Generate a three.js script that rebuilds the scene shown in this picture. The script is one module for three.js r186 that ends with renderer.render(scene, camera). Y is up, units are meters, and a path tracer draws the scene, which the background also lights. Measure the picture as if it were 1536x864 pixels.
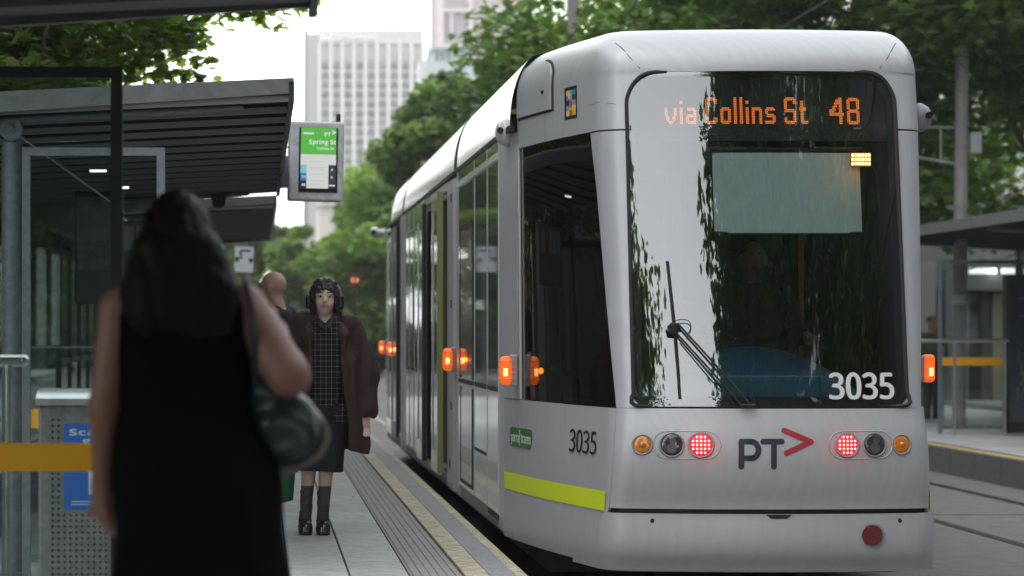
import * as THREE from 'three';
import { mergeGeometries } from 'three/addons/utils/BufferGeometryUtils.js';
import { RoundedBoxGeometry } from 'three/addons/geometries/RoundedBoxGeometry.js';
import { TextGeometry } from 'three/addons/geometries/TextGeometry.js';
import { FontLoader } from 'three/addons/loaders/FontLoader.js';
import { createNoise3D, createNoise2D } from 'simplex-noise';

// ---------------------------------------------------------------- camera, sky, sun, exposure
const scene = new THREE.Scene();
const FOCAL = 4500, CX = 388, CY = 497, EYE = 1.65;           // lens in pixels of a 1536 x 864 frame, street's vanishing point, eye height
const camera = new THREE.PerspectiveCamera(2 * Math.atan(432 / FOCAL) * 180 / Math.PI, 1536 / 864, 0.3, 4000);
camera.position.set(0, EYE, 0);
camera.lookAt(0, EYE, -100);
camera.setViewOffset(1536, 864, 768 - CX, 432 - CY, 1536, 864);   // shifted lens: verticals and crosswise lines stay straight
camera.focus = 18; camera.userData.fStop = 3.1;
const renderer = new THREE.WebGLRenderer();
renderer.toneMapping = THREE.LinearToneMapping;
renderer.toneMappingExposure = 0.92;
renderer.shadowMap.enabled = true;
{ // thin cloud: bright and white towards the skyline, greyer overhead
  const lerp0 = (a, b, t) => a + (b - a) * t, sstep0 = (a, b, x) => { const t = Math.min(1, Math.max(0, (x - a) / (b - a))); return t * t * (3 - 2 * t); };
  const W = 128, H = 64, px = new Float32Array(W * H * 4), n2 = createNoise3D(() => 0.37);
  for (let j = 0; j < H; j++) for (let i = 0; i < W; i++) {
    const el = ((j + .5) / H - .5) * Math.PI, az = (i + .5) / W * 2 * Math.PI, s = Math.max(0, Math.sin(el));
    const c = 1 + .10 * n2(Math.cos(az) * 2, s * 3, Math.sin(az) * 2);
    const L = 3.3 * (1 - .40 * sstep0(.2, .62, s)) * c, bl = sstep0(.15, .6, s), o = (j * W + i) * 4;
    px[o] = L * lerp0(1.0, .945, bl); px[o + 1] = L; px[o + 2] = L * lerp0(1.005, 1.06, bl); px[o + 3] = 1;
  }
  const t = new THREE.DataTexture(px, W, H, THREE.RGBAFormat, THREE.FloatType);
  t.mapping = THREE.EquirectangularReflectionMapping; t.magFilter = THREE.LinearFilter; t.needsUpdate = true;
  scene.background = t; scene.environment = t;
}
const sun = new THREE.DirectionalLight(0xfff4e6, 0.6);
sun.position.set(-30, 80, 25); sun.shadow.radius = 40; sun.castShadow = true;
Object.assign(sun.shadow.camera, { left: -60, right: 60, top: 60, bottom: -60, near: 1, far: 300 });
scene.add(sun);

// ---------------------------------------------------------------- helpers
let seed = 7;
const rnd = () => { seed = (seed + 0x6d2b79f5) | 0; let t = Math.imul(seed ^ (seed >>> 15), 1 | seed); t = (t + Math.imul(t ^ (t >>> 7), 61 | t)) ^ t; return ((t ^ (t >>> 14)) >>> 0) / 4294967296; };
const rr = (a, b) => a + (b - a) * rnd();
const noise3 = createNoise3D(rnd), noise2 = createNoise2D(rnd);
const lerp = THREE.MathUtils.lerp, clamp = THREE.MathUtils.clamp, PI = Math.PI;
const V = (x, y, z) => new THREE.Vector3(x, y, z);
const sstep = (a, b, x) => { const t = clamp((x - a) / (b - a), 0, 1); return t * t * (3 - 2 * t); };
const table = (...rows) => (v) => { if (v <= rows[0][0]) return rows[0][1]; for (let i = 1; i < rows.length; i++) if (v <= rows[i][0]) { const [a, b] = [rows[i - 1], rows[i]]; return lerp(a[1], b[1], (v - a[0]) / (b[0] - a[0])); } return rows[rows.length - 1][1]; };
const used = new Map();
function numbered(name) { const n = used.get(name) ?? 0; used.set(name, n + 1); return n ? name + '_' + String(n).padStart(3, '0') : name; }
// textures ------------------------------------------------------------
function grain(size, lo, hi, oct, streak = 1) {              // tileable-looking grey noise
  const d = new Uint8Array(size * size * 4), off = rnd() * 50, R = 2.2;
  for (let j = 0; j < size; j++) for (let i = 0; i < size; i++) {
    const a = i / size * 2 * PI, b = j / size * 2 * PI; let v = 0, amp = .5, f = 1;
    for (let k = 0; k < oct; k++) { v += amp * noise3(Math.cos(a) * R * f + off, Math.sin(a) * R * f + Math.cos(b) * R * f * streak, Math.sin(b) * R * f * streak + off * .5); amp *= .6; f *= 2.1; }
    const g = Math.round(255 * clamp(lerp(lo, hi, .5 + v * .6), 0, 1)), o = (j * size + i) * 4;
    d[o] = d[o + 1] = d[o + 2] = g; d[o + 3] = 255;
  }
  const t = new THREE.DataTexture(d, size, size); t.wrapS = t.wrapT = THREE.RepeatWrapping; t.magFilter = THREE.LinearFilter; t.needsUpdate = true; return t;
}
const rep = (t, x, y = x) => { const c = t.clone(); c.repeat.set(x, y); c.needsUpdate = true; return c; };
const nWorn = grain(256, .35, 1.15, 6), nDirt = grain(256, .72, 1, 5, .5), nPaint = grain(256, .89, 1, 4, 1), nFine = grain(256, .6, 1, 6), nRough = grain(128, .55, 1, 4), nStone = grain(256, .62, 1, 7);
function canvasTex(w, h, draw, srgb = true) {
  const c = document.createElement('canvas'); c.width = w; c.height = h; const g = c.getContext('2d'); draw(g, w, h);
  const t = new THREE.CanvasTexture(c); if (srgb) t.colorSpace = THREE.SRGBColorSpace; return t;
}
// materials -----------------------------------------------------------
const C = (r, g, b) => new THREE.Color().setRGB(r, g ?? r, b ?? r);
const mat = (color, o = {}) => new (Object.keys(o).some((k) => /clearcoat|transmission|sheen|ior|specular/.test(k)) ? THREE.MeshPhysicalMaterial : THREE.MeshStandardMaterial)({ color, roughness: .6, metalness: 0, ...o });
const M = {
  silver: mat(C(.50, .505, .52), { roughness: .42, metalness: .2, clearcoat: .25, clearcoatRoughness: .2, map: rep(nPaint, 1.5, .22) }),
  silverDark: mat(C(.30, .305, .32), { roughness: .4, metalness: .2, map: rep(nPaint, .5, .35) }),
  white: mat(C(.52, .52, .50), { roughness: .22, clearcoat: .5, clearcoatRoughness: .1, map: rep(nPaint, .4, .6) }),
  black: mat(C(.012), { roughness: .5 }),
  blackGloss: mat(C(.01), { roughness: .12 }),
  rubber: mat(C(.02), { roughness: .75 }),
  frit: mat(C(.006), { roughness: .6 }),
  sideGlass: mat(C(.018, .026, .022), { roughness: .03, ior: 1.7, specularIntensity: 1 }),
  gloss: mat(C(.36, .37, .37), { roughness: .12, metalness: .35, clearcoat: 1, clearcoatRoughness: .05, map: rep(nPaint, .6, .6) }),
  poster: mat(C(.16, .10, .095), { roughness: .18, clearcoat: .6, map: rep(nDirt, 1.2, 1.2) }),
  windscreen: mat(C(.66, .73, .72), { transmission: 1, thickness: 0, roughness: 0, ior: 2.6 }),
  cabGlass: mat(C(.17, .20, .195), { transmission: 1, thickness: 0, roughness: 0, ior: 1.55 }),
  pane: mat(C(.82, .87, .85), { transmission: 1, thickness: 0, roughness: 0, ior: 1.5 }),
  lime: mat(C(.19, .21, .06), { roughness: .3 }),
  limeStrip: mat(C(.68, .80, .01), { roughness: .45 }),
  steel: mat(C(.55, .56, .57), { roughness: .28, metalness: .9 }),
  chrome: mat(C(.62), { roughness: .16, metalness: 1 }),
  greySteel: mat(C(.20, .225, .25), { roughness: .5, metalness: .2, map: rep(nFine, 1) }),
  bronze: mat(C(.028, .027, .026), { roughness: .5, metalness: .3 }),
  roofDark: mat(C(.030, .031, .034), { roughness: .5, map: rep(nFine, .7) }),
  boardLip: mat(C(.30, .305, .31), { roughness: .5 }),
  roofEdge: mat(C(.17, .175, .18), { roughness: .5, map: rep(nFine, .6) }),
  bandYellow: mat(C(.92, .44, .008), { roughness: .5 }),
  slab: ['.46', '.43', '.49'].map((v, i) => mat(C(+v, +v, +v * .985), { roughness: .75, map: rep(nStone, [.35, .55, .8][i]), bumpMap: rep(nFine, 3), bumpScale: .001 })),
  tactile: mat(C(.30, .292, .283), { roughness: .75, map: rep(nStone, 1.6) }),
  edgeGrey: mat(C(.30, .30, .315), { roughness: .75, map: rep(nStone, 1.3) }),
  edgeYellow: [mat(C(.55, .49, .34), { roughness: .8, map: rep(nWorn, .7) }), mat(C(.58, .52, .38), { roughness: .8, map: rep(nWorn, .9) })],
  concrete: mat(C(.24, .235, .225), { roughness: .85, map: rep(nStone, .4) }),
  kerb: mat(C(.10, .10, .10), { roughness: .85, map: rep(nStone, .7) }),
  asphalt: mat(C(.085, .082, .08), { roughness: .8, map: rep(nStone, .15), bumpMap: rep(nFine, 2), bumpScale: .003 }),
  trackBed: mat(C(.155, .148, .14), { roughness: .8, map: rep(nStone, .3), bumpMap: rep(nFine, 2), bumpScale: .002 }),
  rail: mat(C(.07, .06, .055), { roughness: .35, metalness: .8 }),
  bark: mat(C(.16, .14, .115), { roughness: .9, map: rep(nStone, .8), bumpMap: rep(nStone, 2), bumpScale: .01 }),
  poleRust: mat(C(.38, .36, .35), { roughness: .7, map: rep(nDirt, .6, .4) }),
};
const glow = (r, g, b, k, base = [.3, .1, .02]) => new THREE.MeshStandardMaterial({ color: C(...base), emissive: C(r, g, b), emissiveIntensity: k, roughness: .35 });
M.amberLit = glow(1, .15, .012, .75, [.5, .1, .01]); M.amberCore = glow(1, .45, .16, 3.2); M.redLit = glow(1, .05, .07, .45, [.4, .03, .03]); M.redDot = glow(1, .40, .40, 3.2);
M.ledText = glow(1, .22, .035, 1.5); M.cabLamp = glow(1, .55, .18, 8);
M.amberOff = mat(C(.62, .20, .012), { roughness: .15, clearcoat: 1 }); M.lampGrey = mat(C(.04, .037, .04), { roughness: .12, clearcoat: 1 }); M.redOff = mat(C(.13, .006, .012), { roughness: .12, clearcoat: 1 });
// geometry ------------------------------------------------------------
function boxUV(g) {                                           // texture coordinates in metres, by the way each face looks
  g = g.index ? g.toNonIndexed() : g; if (!g.attributes.normal) g.computeVertexNormals();
  const p = g.attributes.position, n = g.attributes.normal, uv = new Float32Array(p.count * 2);
  for (let i = 0; i < p.count; i += 3) {
    let ax = 0, ay = 0, az = 0; for (let k = 0; k < 3; k++) { ax += Math.abs(n.getX(i + k)); ay += Math.abs(n.getY(i + k)); az += Math.abs(n.getZ(i + k)); }
    for (let k = i; k < i + 3; k++) { const x = p.getX(k), y = p.getY(k), z = p.getZ(k); uv[k * 2] = ax > ay && ax > az ? z : x; uv[k * 2 + 1] = ay > ax && ay > az ? z : y; }
  }
  g.setAttribute('uv', new THREE.BufferAttribute(uv, 2)); return g;
}
function clean(g, keepUV) {
  g = keepUV ? (g.index ? g.toNonIndexed() : g) : boxUV(g);
  for (const k of Object.keys(g.attributes)) if (!['position', 'normal', 'uv'].includes(k)) g.deleteAttribute(k);
  g.morphAttributes = {}; g.clearGroups(); return g;
}
const merge = (list, keepUV) => list.length === 1 ? clean(list[0], keepUV) : mergeGeometries(list.map((g) => clean(g, keepUV)));
const box = (w, h, d, x, y, z) => new THREE.BoxGeometry(w, h, d).translate(x, y, z);
const rbox = (w, h, d, x, y, z, r = .01, seg = 2) => new RoundedBoxGeometry(w, h, d, seg, Math.min(r, w / 2.01, h / 2.01, d / 2.01)).translate(x, y, z);
const span = (x0, x1, y0, y1, z0, z1) => box(x1 - x0, y1 - y0, Math.abs(z1 - z0), (x0 + x1) / 2, (y0 + y1) / 2, (z0 + z1) / 2);
function rod(a, b, r, r2 = r, seg = 10) {
  const d = b.clone().sub(a), g = new THREE.CylinderGeometry(r2, r, d.length(), seg);
  g.applyQuaternion(new THREE.Quaternion().setFromUnitVectors(V(0, 1, 0), d.clone().normalize())); return g.translate((a.x + b.x) / 2, (a.y + b.y) / 2, (a.z + b.z) / 2);
}
const tube = (pts, r, n = 24, seg = 8) => new THREE.TubeGeometry(new THREE.CatmullRomCurve3(pts), n, r, seg);
const ball = (r, x, y, z, w = 16, h = 12) => new THREE.SphereGeometry(r, w, h).translate(x, y, z);
const disc = (r, t, x, y, z, seg = 24) => new THREE.CylinderGeometry(r, r, t, seg).rotateX(PI / 2).translate(x, y, z);
function grid(fn, nu, nv, uvScale = 1, flip = false) {        // fn(a, b) -> Vector3 over the unit square
  const p = [], uv = [], ix = [];
  for (let j = 0; j <= nv; j++) for (let i = 0; i <= nu; i++) { const q = fn(i / nu, j / nv); p.push(q.x, q.y, q.z); uv.push(q.u ?? i / nu * uvScale, q.v ?? j / nv * uvScale); }
  for (let j = 0; j < nv; j++) for (let i = 0; i < nu; i++) { const a = j * (nu + 1) + i, b = a + 1, c = a + nu + 1, d = c + 1; flip ? ix.push(a, c, b, b, c, d) : ix.push(a, b, c, b, d, c); }
  const g = new THREE.BufferGeometry(); g.setAttribute('position', new THREE.Float32BufferAttribute(p, 3)); g.setAttribute('uv', new THREE.Float32BufferAttribute(uv, 2)); g.setIndex(ix); g.computeVertexNormals(); return g;
}
// objects -------------------------------------------------------------
function put(parent, name, geo, material, o = {}) {
  const list = Array.isArray(geo) ? geo : [geo], m = new THREE.Mesh(merge(list, o.keepUV), material);
  m.name = parent === scene ? numbered(name) : name; m.castShadow = m.receiveShadow = true;
  if (o.label) m.userData.label = o.label; if (o.kind) m.userData.kind = o.kind;
  if (parent.userData.origin && !o.local) { const q = parent.userData.origin; m.geometry.translate(-q.x, -q.y, -q.z); m.userData.origin = q; }
  parent.add(m); return m;
}
function thing(name, label, category, at, group) {            // a Group at the thing's base; parts are given in world metres
  const g = new THREE.Group(); g.name = numbered(name); g.position.copy(at); g.userData = { label, category, origin: at.clone() };
  if (group) g.userData.group = group; scene.add(g); return g;
}
function structure(name, at = V(0, 0, 0)) { const g = new THREE.Group(); g.name = numbered(name); g.position.copy(at); g.userData = { kind: 'structure', origin: at.clone() }; scene.add(g); return g; }
function sub(parent, name, o = {}) { const g = new THREE.Group(); g.name = name; g.userData.origin = parent.userData.origin; if (o.label) g.userData.label = o.label; parent.add(g); return g; }
const font = await new FontLoader().loadAsync('fonts/droid/droid_sans_bold.typeface.json');
const fontR = await new FontLoader().loadAsync('fonts/droid/droid_sans_regular.typeface.json');
function text(s, h, depth, f = font, squeeze = 1) { const g = new TextGeometry(s, { font: f, size: h, depth, curveSegments: 6, bevelEnabled: false }); g.computeBoundingBox(); g.translate(-g.boundingBox.min.x, 0, 0); g.scale(squeeze, 1, 1); return g; }
const P = (x, y, d) => V((x - CX) / FOCAL * d, EYE - (y - CY) / FOCAL * d, -d);
// ---------------------------------------------------------------- smooth bodies: tapered limbs and ellipsoids joined into one surface
const cap = (a, b, ra, rb = ra, col = 0) => ({ a, b, ra, rb, col, t: 0 });
const ell = (c, r, col = 0) => ({ c, r, col, t: 1 });
function dist(q, x, y, z) {
  if (q.t) { const [rx, ry, rz] = q.r, dx = x - q.c[0], dy = y - q.c[1], dz = z - q.c[2]; const k0 = Math.hypot(dx / rx, dy / ry, dz / rz), k1 = Math.hypot(dx / rx / rx, dy / ry / ry, dz / rz / rz); return k1 < 1e-6 ? -Math.min(rx, ry, rz) : k0 * (k0 - 1) / k1; }
  const [ax, ay, az] = q.a, bx = q.b[0] - ax, by = q.b[1] - ay, bz = q.b[2] - az, px = x - ax, py = y - ay, pz = z - az, h = clamp((px * bx + py * by + pz * bz) / (bx * bx + by * by + bz * bz + 1e-9), 0, 1);
  return Math.hypot(px - bx * h, py - by * h, pz - bz * h) - lerp(q.ra, q.rb, h);
}
function body(prims, { cell = .012, k = .03, colors = null, cut = null, rough = 0, freq = 8, stretch = 1 } = {}) {
  const lo = [1e9, 1e9, 1e9], hi = [-1e9, -1e9, -1e9], grow = (p, r) => { for (let i = 0; i < 3; i++) { const e = Array.isArray(r) ? r[i] : r; lo[i] = Math.min(lo[i], p[i] - e - 2 * cell - k - rough); hi[i] = Math.max(hi[i], p[i] + e + 2 * cell + k + rough); } };
  for (const q of prims) q.t ? grow(q.c, q.r) : (grow(q.a, q.ra), grow(q.b, q.rb));
  const n = [0, 1, 2].map((i) => Math.ceil((hi[i] - lo[i]) / cell) + 1), f = new Float32Array(n[0] * n[1] * n[2]);
  const field = (x, y, z) => {
    let v = 1e9; for (const q of prims) { const d = dist(q, x, y, z); if (v > 1e8) v = d; else { const h = clamp(.5 + .5 * (d - v) / k, 0, 1); v = lerp(d, v, h) - k * h * (1 - h); } }
    if (rough && Math.abs(v) < .06) v -= rough * noise3(x * freq, y * freq / stretch, z * freq); if (cut) v = Math.max(v, cut(x, y, z)); return v;
  };
  let o = 0; for (let z = 0; z < n[2]; z++) for (let y = 0; y < n[1]; y++) for (let x = 0; x < n[0]; x++) f[o++] = field(lo[0] + x * cell, lo[1] + y * cell, lo[2] + z * cell);
  const at = (x, y, z) => x + n[0] * (y + n[1] * z), vid = new Int32Array(f.length).fill(-1), pos = [], col = [], uv = [], ix = [];
  for (let z = 0; z < n[2] - 1; z++) for (let y = 0; y < n[1] - 1; y++) for (let x = 0; x < n[0] - 1; x++) {
    let sx = 0, sy = 0, sz = 0, c = 0;
    const edge = (x0, y0, z0, x1, y1, z1) => { const a = f[at(x + x0, y + y0, z + z0)], b = f[at(x + x1, y + y1, z + z1)]; if ((a < 0) !== (b < 0)) { const t = a / (a - b); sx += lerp(x0, x1, t); sy += lerp(y0, y1, t); sz += lerp(z0, z1, t); c++; } };
    edge(0,0,0,1,0,0); edge(0,1,0,1,1,0); edge(0,0,1,1,0,1); edge(0,1,1,1,1,1); edge(0,0,0,0,1,0); edge(1,0,0,1,1,0); edge(0,0,1,0,1,1); edge(1,0,1,1,1,1); edge(0,0,0,0,0,1); edge(1,0,0,1,0,1); edge(0,1,0,0,1,1); edge(1,1,0,1,1,1);
    if (!c) continue;
    const px = lo[0] + (x + sx / c) * cell, py = lo[1] + (y + sy / c) * cell, pz = lo[2] + (z + sz / c) * cell;
    vid[at(x, y, z)] = pos.length / 3; pos.push(px, py, pz); uv.push(px, py);
    if (colors) { let best = 0, bd = 1e9; for (const q of prims) { const d = dist(q, px, py, pz); if (d < bd) { bd = d; best = q.col; } } const cc = typeof colors === 'function' ? colors(px, py, pz, best) : colors[best]; col.push(...cc); }
  }
  for (let z = 1; z < n[2] - 1; z++) for (let y = 1; y < n[1] - 1; y++) for (let x = 1; x < n[0] - 1; x++) {
    const a = f[at(x, y, z)] < 0, quad = (p, q, r, s, flip) => { if (p < 0 || q < 0 || r < 0 || s < 0) return; flip ? ix.push(p, r, q, p, s, r) : ix.push(p, q, r, p, r, s); };
    if (a !== f[at(x + 1, y, z)] < 0) quad(vid[at(x, y - 1, z - 1)], vid[at(x, y, z - 1)], vid[at(x, y, z)], vid[at(x, y - 1, z)], !a);
    if (a !== f[at(x, y + 1, z)] < 0) quad(vid[at(x - 1, y, z - 1)], vid[at(x - 1, y, z)], vid[at(x, y, z)], vid[at(x, y, z - 1)], !a);
    if (a !== f[at(x, y, z + 1)] < 0) quad(vid[at(x - 1, y - 1, z)], vid[at(x, y - 1, z)], vid[at(x, y, z)], vid[at(x - 1, y, z)], !a);
  }
  const g = new THREE.BufferGeometry(); g.setAttribute('position', new THREE.Float32BufferAttribute(pos, 3)); g.setAttribute('uv', new THREE.Float32BufferAttribute(uv, 2));
  if (colors) g.setAttribute('color', new THREE.Float32BufferAttribute(col, 3)); g.setIndex(ix); g.computeVertexNormals(); return g;
}
function putBody(parent, name, geo, material, o = {}) { const m = new THREE.Mesh(geo, material); m.name = name; m.castShadow = m.receiveShadow = true; if (o.label) m.userData.label = o.label; parent.add(m); return m; }
const bodyMat = (o = {}) => new THREE.MeshPhysicalMaterial({ color: 0xffffff, vertexColors: true, roughness: .6, ...o });
// a head facing +z with its middle at c: skull, jaw, nose, brow, lips, ears, as fields of the body
function head(c, s, col = 0, lip = 1) {
  const e = (x, y, z, rx, ry, rz, k = col) => ell([c[0] + x * s, c[1] + y * s, c[2] + z * s], [rx * s, ry * s, rz * s], k);
  return [e(0, .025, -.012, .074, .088, .092), e(0, -.045, .022, .056, .068, .062), e(0, -.088, .044, .028, .024, .026), e(0, -.012, .088, .011, .022, .012), e(0, -.022, .098, .013, .010, .013),
    e(-.028, .022, .072, .020, .009, .012), e(.028, .022, .072, .020, .009, .012), e(-.038, -.03, .05, .022, .02, .02), e(.038, -.03, .05, .022, .02, .02),
    e(0, -.054, .077, .022, .0045, .008, lip), e(0, -.062, .075, .018, .0055, .008, lip), e(-.078, -.012, -.006, .010, .030, .018), e(.078, -.012, -.006, .010, .030, .018)];
}
// a hand hanging from wrist w towards dir, thumb on the side t: palm, four unequal bent fingers, a thumb
function hand(w, dir, t, s = 1, curl = .5) {
  const D = V(...dir).normalize(), T = V(...t), N = V().crossVectors(D, T).normalize(); T.crossVectors(N, D).normalize();
  const at = (a, b, c) => [w[0] + (D.x * a + T.x * b + N.x * c) * s, w[1] + (D.y * a + T.y * b + N.y * c) * s, w[2] + (D.z * a + T.z * b + N.z * c) * s], out = [];
  out.push(cap(at(0, 0, 0), at(.07, .016, 0), .026 * s, .02 * s), cap(at(0, 0, 0), at(.07, -.016, 0), .024 * s, .018 * s));
  [[.028, .07], [.010, .078], [-.009, .073], [-.026, .058]].forEach(([b, L]) => { const k1 = curl * .35, k2 = curl * .75; out.push(cap(at(.08, b, 0), at(.08 + L * .5, b, -L * k1 * .6), .0095 * s, .009 * s), cap(at(.08 + L * .5, b, -L * k1 * .6), at(.08 + L * .95, b, -L * k2), .009 * s, .0075 * s)); });
  out.push(cap(at(.015, .026, 0), at(.05, .05, -.012), .012 * s, .0105 * s), cap(at(.05, .05, -.012), at(.078, .052, -.025), .0105 * s, .009 * s)); return out;
}
// ---------------------------------------------------------------- the tram: plan outline of the nose at each height, panels cut from that surface
const TX = 2.96, TZ = 17.2, HALF = 1.325, NOSE = 2.85, YR = 3.17, TOP = 3.465;
const soft = (f, w) => (v) => (f(v - w) + f(v - w / 2) + f(v) + f(v + w / 2) + f(v + w)) / 5;
const wc = soft(table([.28, .955], [.62, .945], [.9, .93], [1.21, .905], [2, .92], [2.83, .94], [3.2, .935]), .06);
const uf = soft(table([.28, .13], [.33, .075], [.40, .05], [.50, .048], [.62, .055], [.68, .04], [.78, .014], [.92, 0], [1.05, .008], [1.21, .05], [2, .205], [2.83, .37], [3.2, .45], [3.5, .51]), .05);
const RC = .11, BULGE = .13;
function planBase(s, y) {
  const w = wc(y), f = uf(y), a = w - RC, A = [a, f + BULGE * (a / w) ** 2];
  if (s <= .9) { const x = a * s / .9; return [x, f + BULGE * (x / w) ** 2]; }
  const K = [w, f + BULGE + .01], dl = Math.hypot(HALF - w, NOSE - K[1]), B = [K[0] + RC * 1.3 * (HALF - w) / dl, K[1] + RC * 1.3 * (NOSE - K[1]) / dl];
  if (s <= 1.1) { const t = (s - .9) / .2, i = 1 - t; return [i * i * A[0] + 2 * i * t * K[0] + t * t * B[0], i * i * A[1] + 2 * i * t * K[1] + t * t * B[1]]; }
  const t = (s - 1.1) / .9; return [lerp(B[0], HALF, t) + .035 * Math.sin(PI * t), lerp(B[1], NOSE, t)];
}
function plan(s, y) {
  if (y <= YR) return planBase(s, y);
  const [x, u] = planBase(s, YR), t = clamp((y - YR) / (TOP - YR), 0, 1), g = 1 - Math.sqrt(Math.max(0, 1 - t * t));
  return [x * (1 - .165 * g), u + .44 * g * (1 - clamp((u - uf(YR)) / (NOSE - uf(YR)), 0, 1))];
}
function skin(s, y, off = 0) {
  const g = Math.sign(s) || 1, q = (ss, yy) => { const [x, u] = plan(Math.min(2, Math.abs(ss)), yy); return V(Math.sign(ss || 1) * x, yy, -u); };
  const p = q(s, y); if (!off && off !== 0) return p;
  const e = .01, a = Math.max(-2, s - e), b = Math.min(2, s + e), dy = .008, n = q(b, y).sub(q(a, y)).cross(q(s, Math.min(TOP - .001, y + dy)).sub(q(s, Math.min(TOP - .001, y + dy) - 2 * dy))).normalize();
  const r = p.clone().addScaledVector(n, off); r.n = n; return r;
}
// a panel of the nose between heights y0..y1 and, at each height, between s0(y)..s1(y)
function panel(y0, y1, s0, s1, off, ns = 24, ny = 16, rim = .02) {
  const p = [], nn = [], uv = [], ix = [], fs0 = typeof s0 === 'function' ? s0 : () => s0, fs1 = typeof s1 === 'function' ? s1 : () => s1;
  const edge = [];
  for (let j = 0; j <= ny; j++) for (let i = 0; i <= ns; i++) {
    const y = lerp(y0, y1, j / ny), s = lerp(fs0(y), fs1(y), i / ns), v = skin(s, y, off); p.push(v.x, v.y, v.z); nn.push(v.n.x, v.n.y, v.n.z); uv.push(v.x * .7 - v.z * .7, v.y);
    if (j < ny && i < ns) { const a = j * (ns + 1) + i; ix.push(a, a + 1, a + ns + 1, a + 1, a + ns + 2, a + ns + 1); }
  }
  if (rim) {
    const loop = []; for (let i = 0; i <= ns; i++) loop.push(i); for (let j = 1; j <= ny; j++) loop.push(j * (ns + 1) + ns); for (let i = ns - 1; i >= 0; i--) loop.push(ny * (ns + 1) + i); for (let j = ny - 1; j >= 0; j--) loop.push(j * (ns + 1));
    for (let k = 0; k + 1 < loop.length; k++) {
      const a = loop[k], b = loop[k + 1], o = p.length / 3, pa = V(p[a * 3], p[a * 3 + 1], p[a * 3 + 2]), pb = V(p[b * 3], p[b * 3 + 1], p[b * 3 + 2]), na = V(nn[a * 3], nn[a * 3 + 1], nn[a * 3 + 2]), nb = V(nn[b * 3], nn[b * 3 + 1], nn[b * 3 + 2]);
      const qa = pa.clone().addScaledVector(na, -rim), qb = pb.clone().addScaledVector(nb, -rim), fn = pb.clone().sub(pa).cross(na).normalize();
      for (const q of [pa, pb, qa, qb]) { p.push(q.x, q.y, q.z); nn.push(fn.x, fn.y, fn.z); uv.push(q.x - q.z, q.y); } ix.push(o, o + 2, o + 1, o + 1, o + 2, o + 3);
    }
  }
  const g = new THREE.BufferGeometry(); g.setAttribute('position', new THREE.Float32BufferAttribute(p, 3)); g.setAttribute('normal', new THREE.Float32BufferAttribute(nn, 3)); g.setAttribute('uv', new THREE.Float32BufferAttribute(uv, 2)); g.setIndex(ix); return g;
}
const sOf = (x, y) => Math.sign(x) * .9 * Math.abs(x) / (wc(Math.min(y, YR)) - RC);
const front = (x, y, off = 0) => skin(sOf(x, y), y, off);
const sideS = (u) => { const f = planBase(1.1, 1)[1]; return 1.1 + .9 * (u - f) / (NOSE - f); };
const onSide = (sg, u, y, off = 0) => skin(sg * sideS(u), y, off);
function ribbon(pts, w, off) { // thin seam along (s, y) points
  const q = pts.map(([s, y]) => skin(s, y, off)), p = [], ix = [];
  q.forEach((v, i) => { const d = q[Math.min(i + 1, q.length - 1)].clone().sub(q[Math.max(0, i - 1)]).normalize().cross(v.n).multiplyScalar(w / 2); p.push(v.x + d.x, v.y + d.y, v.z + d.z, v.x - d.x, v.y - d.y, v.z - d.z); if (i) ix.push(2 * i - 2, 2 * i - 1, 2 * i, 2 * i, 2 * i - 1, 2 * i + 1); });
  const g = new THREE.BufferGeometry(); g.setAttribute('position', new THREE.Float32BufferAttribute(p, 3)); g.setIndex(ix); g.computeVertexNormals(); return g;
}
const bend = (g, fn) => { const p = g.attributes.position; for (let i = 0; i < p.count; i++) { const v = fn(p.getX(i), p.getY(i), p.getZ(i)); p.setXYZ(i, v.x, v.y, v.z); } g.computeVertexNormals(); return g; };
const frontText = (s, x, y, h, f = font, sq = 1, off = .003) => bend(text(s, h, .003, f, sq), (a, b, c) => front(x + a, y + b, off + c));
function subdivide(g, max) { // split long edges so that flat outlines can be bent onto the curved skin
  g = g.index ? g.toNonIndexed() : g; let t = Array.from(g.attributes.position.array);
  for (let pass = 0; pass < 6; pass++) { const out = []; let any = false; for (let i = 0; i < t.length; i += 9) { const v = [0, 3, 6].map((k) => t.slice(i + k, i + k + 3)), L = [0, 1, 2].map((k) => Math.hypot(...[0, 1, 2].map((c) => v[k][c] - v[(k + 1) % 3][c]))), m = L.indexOf(Math.max(...L)); if (L[m] > max) { any = true; const a = v[m], b = v[(m + 1) % 3], c = v[(m + 2) % 3], h = a.map((q, k) => (q + b[k]) / 2); out.push(...a, ...h, ...c, ...h, ...b, ...c); } else out.push(...t.slice(i, i + 9)); } t = out; if (!any) break; }
  const r = new THREE.BufferGeometry(); r.setAttribute('position', new THREE.Float32BufferAttribute(t, 3)); r.computeVertexNormals(); return r;
}
const tram = thing('tram', 'silver low-floor tram with an orange destination display, stopped beside the platform', 'tram', V(TX, 0, -TZ));
tram.userData.origin = V(0, 0, 0);
const tp = (name, geo, m, o) => put(tram, name, geo, m, o);
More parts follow.
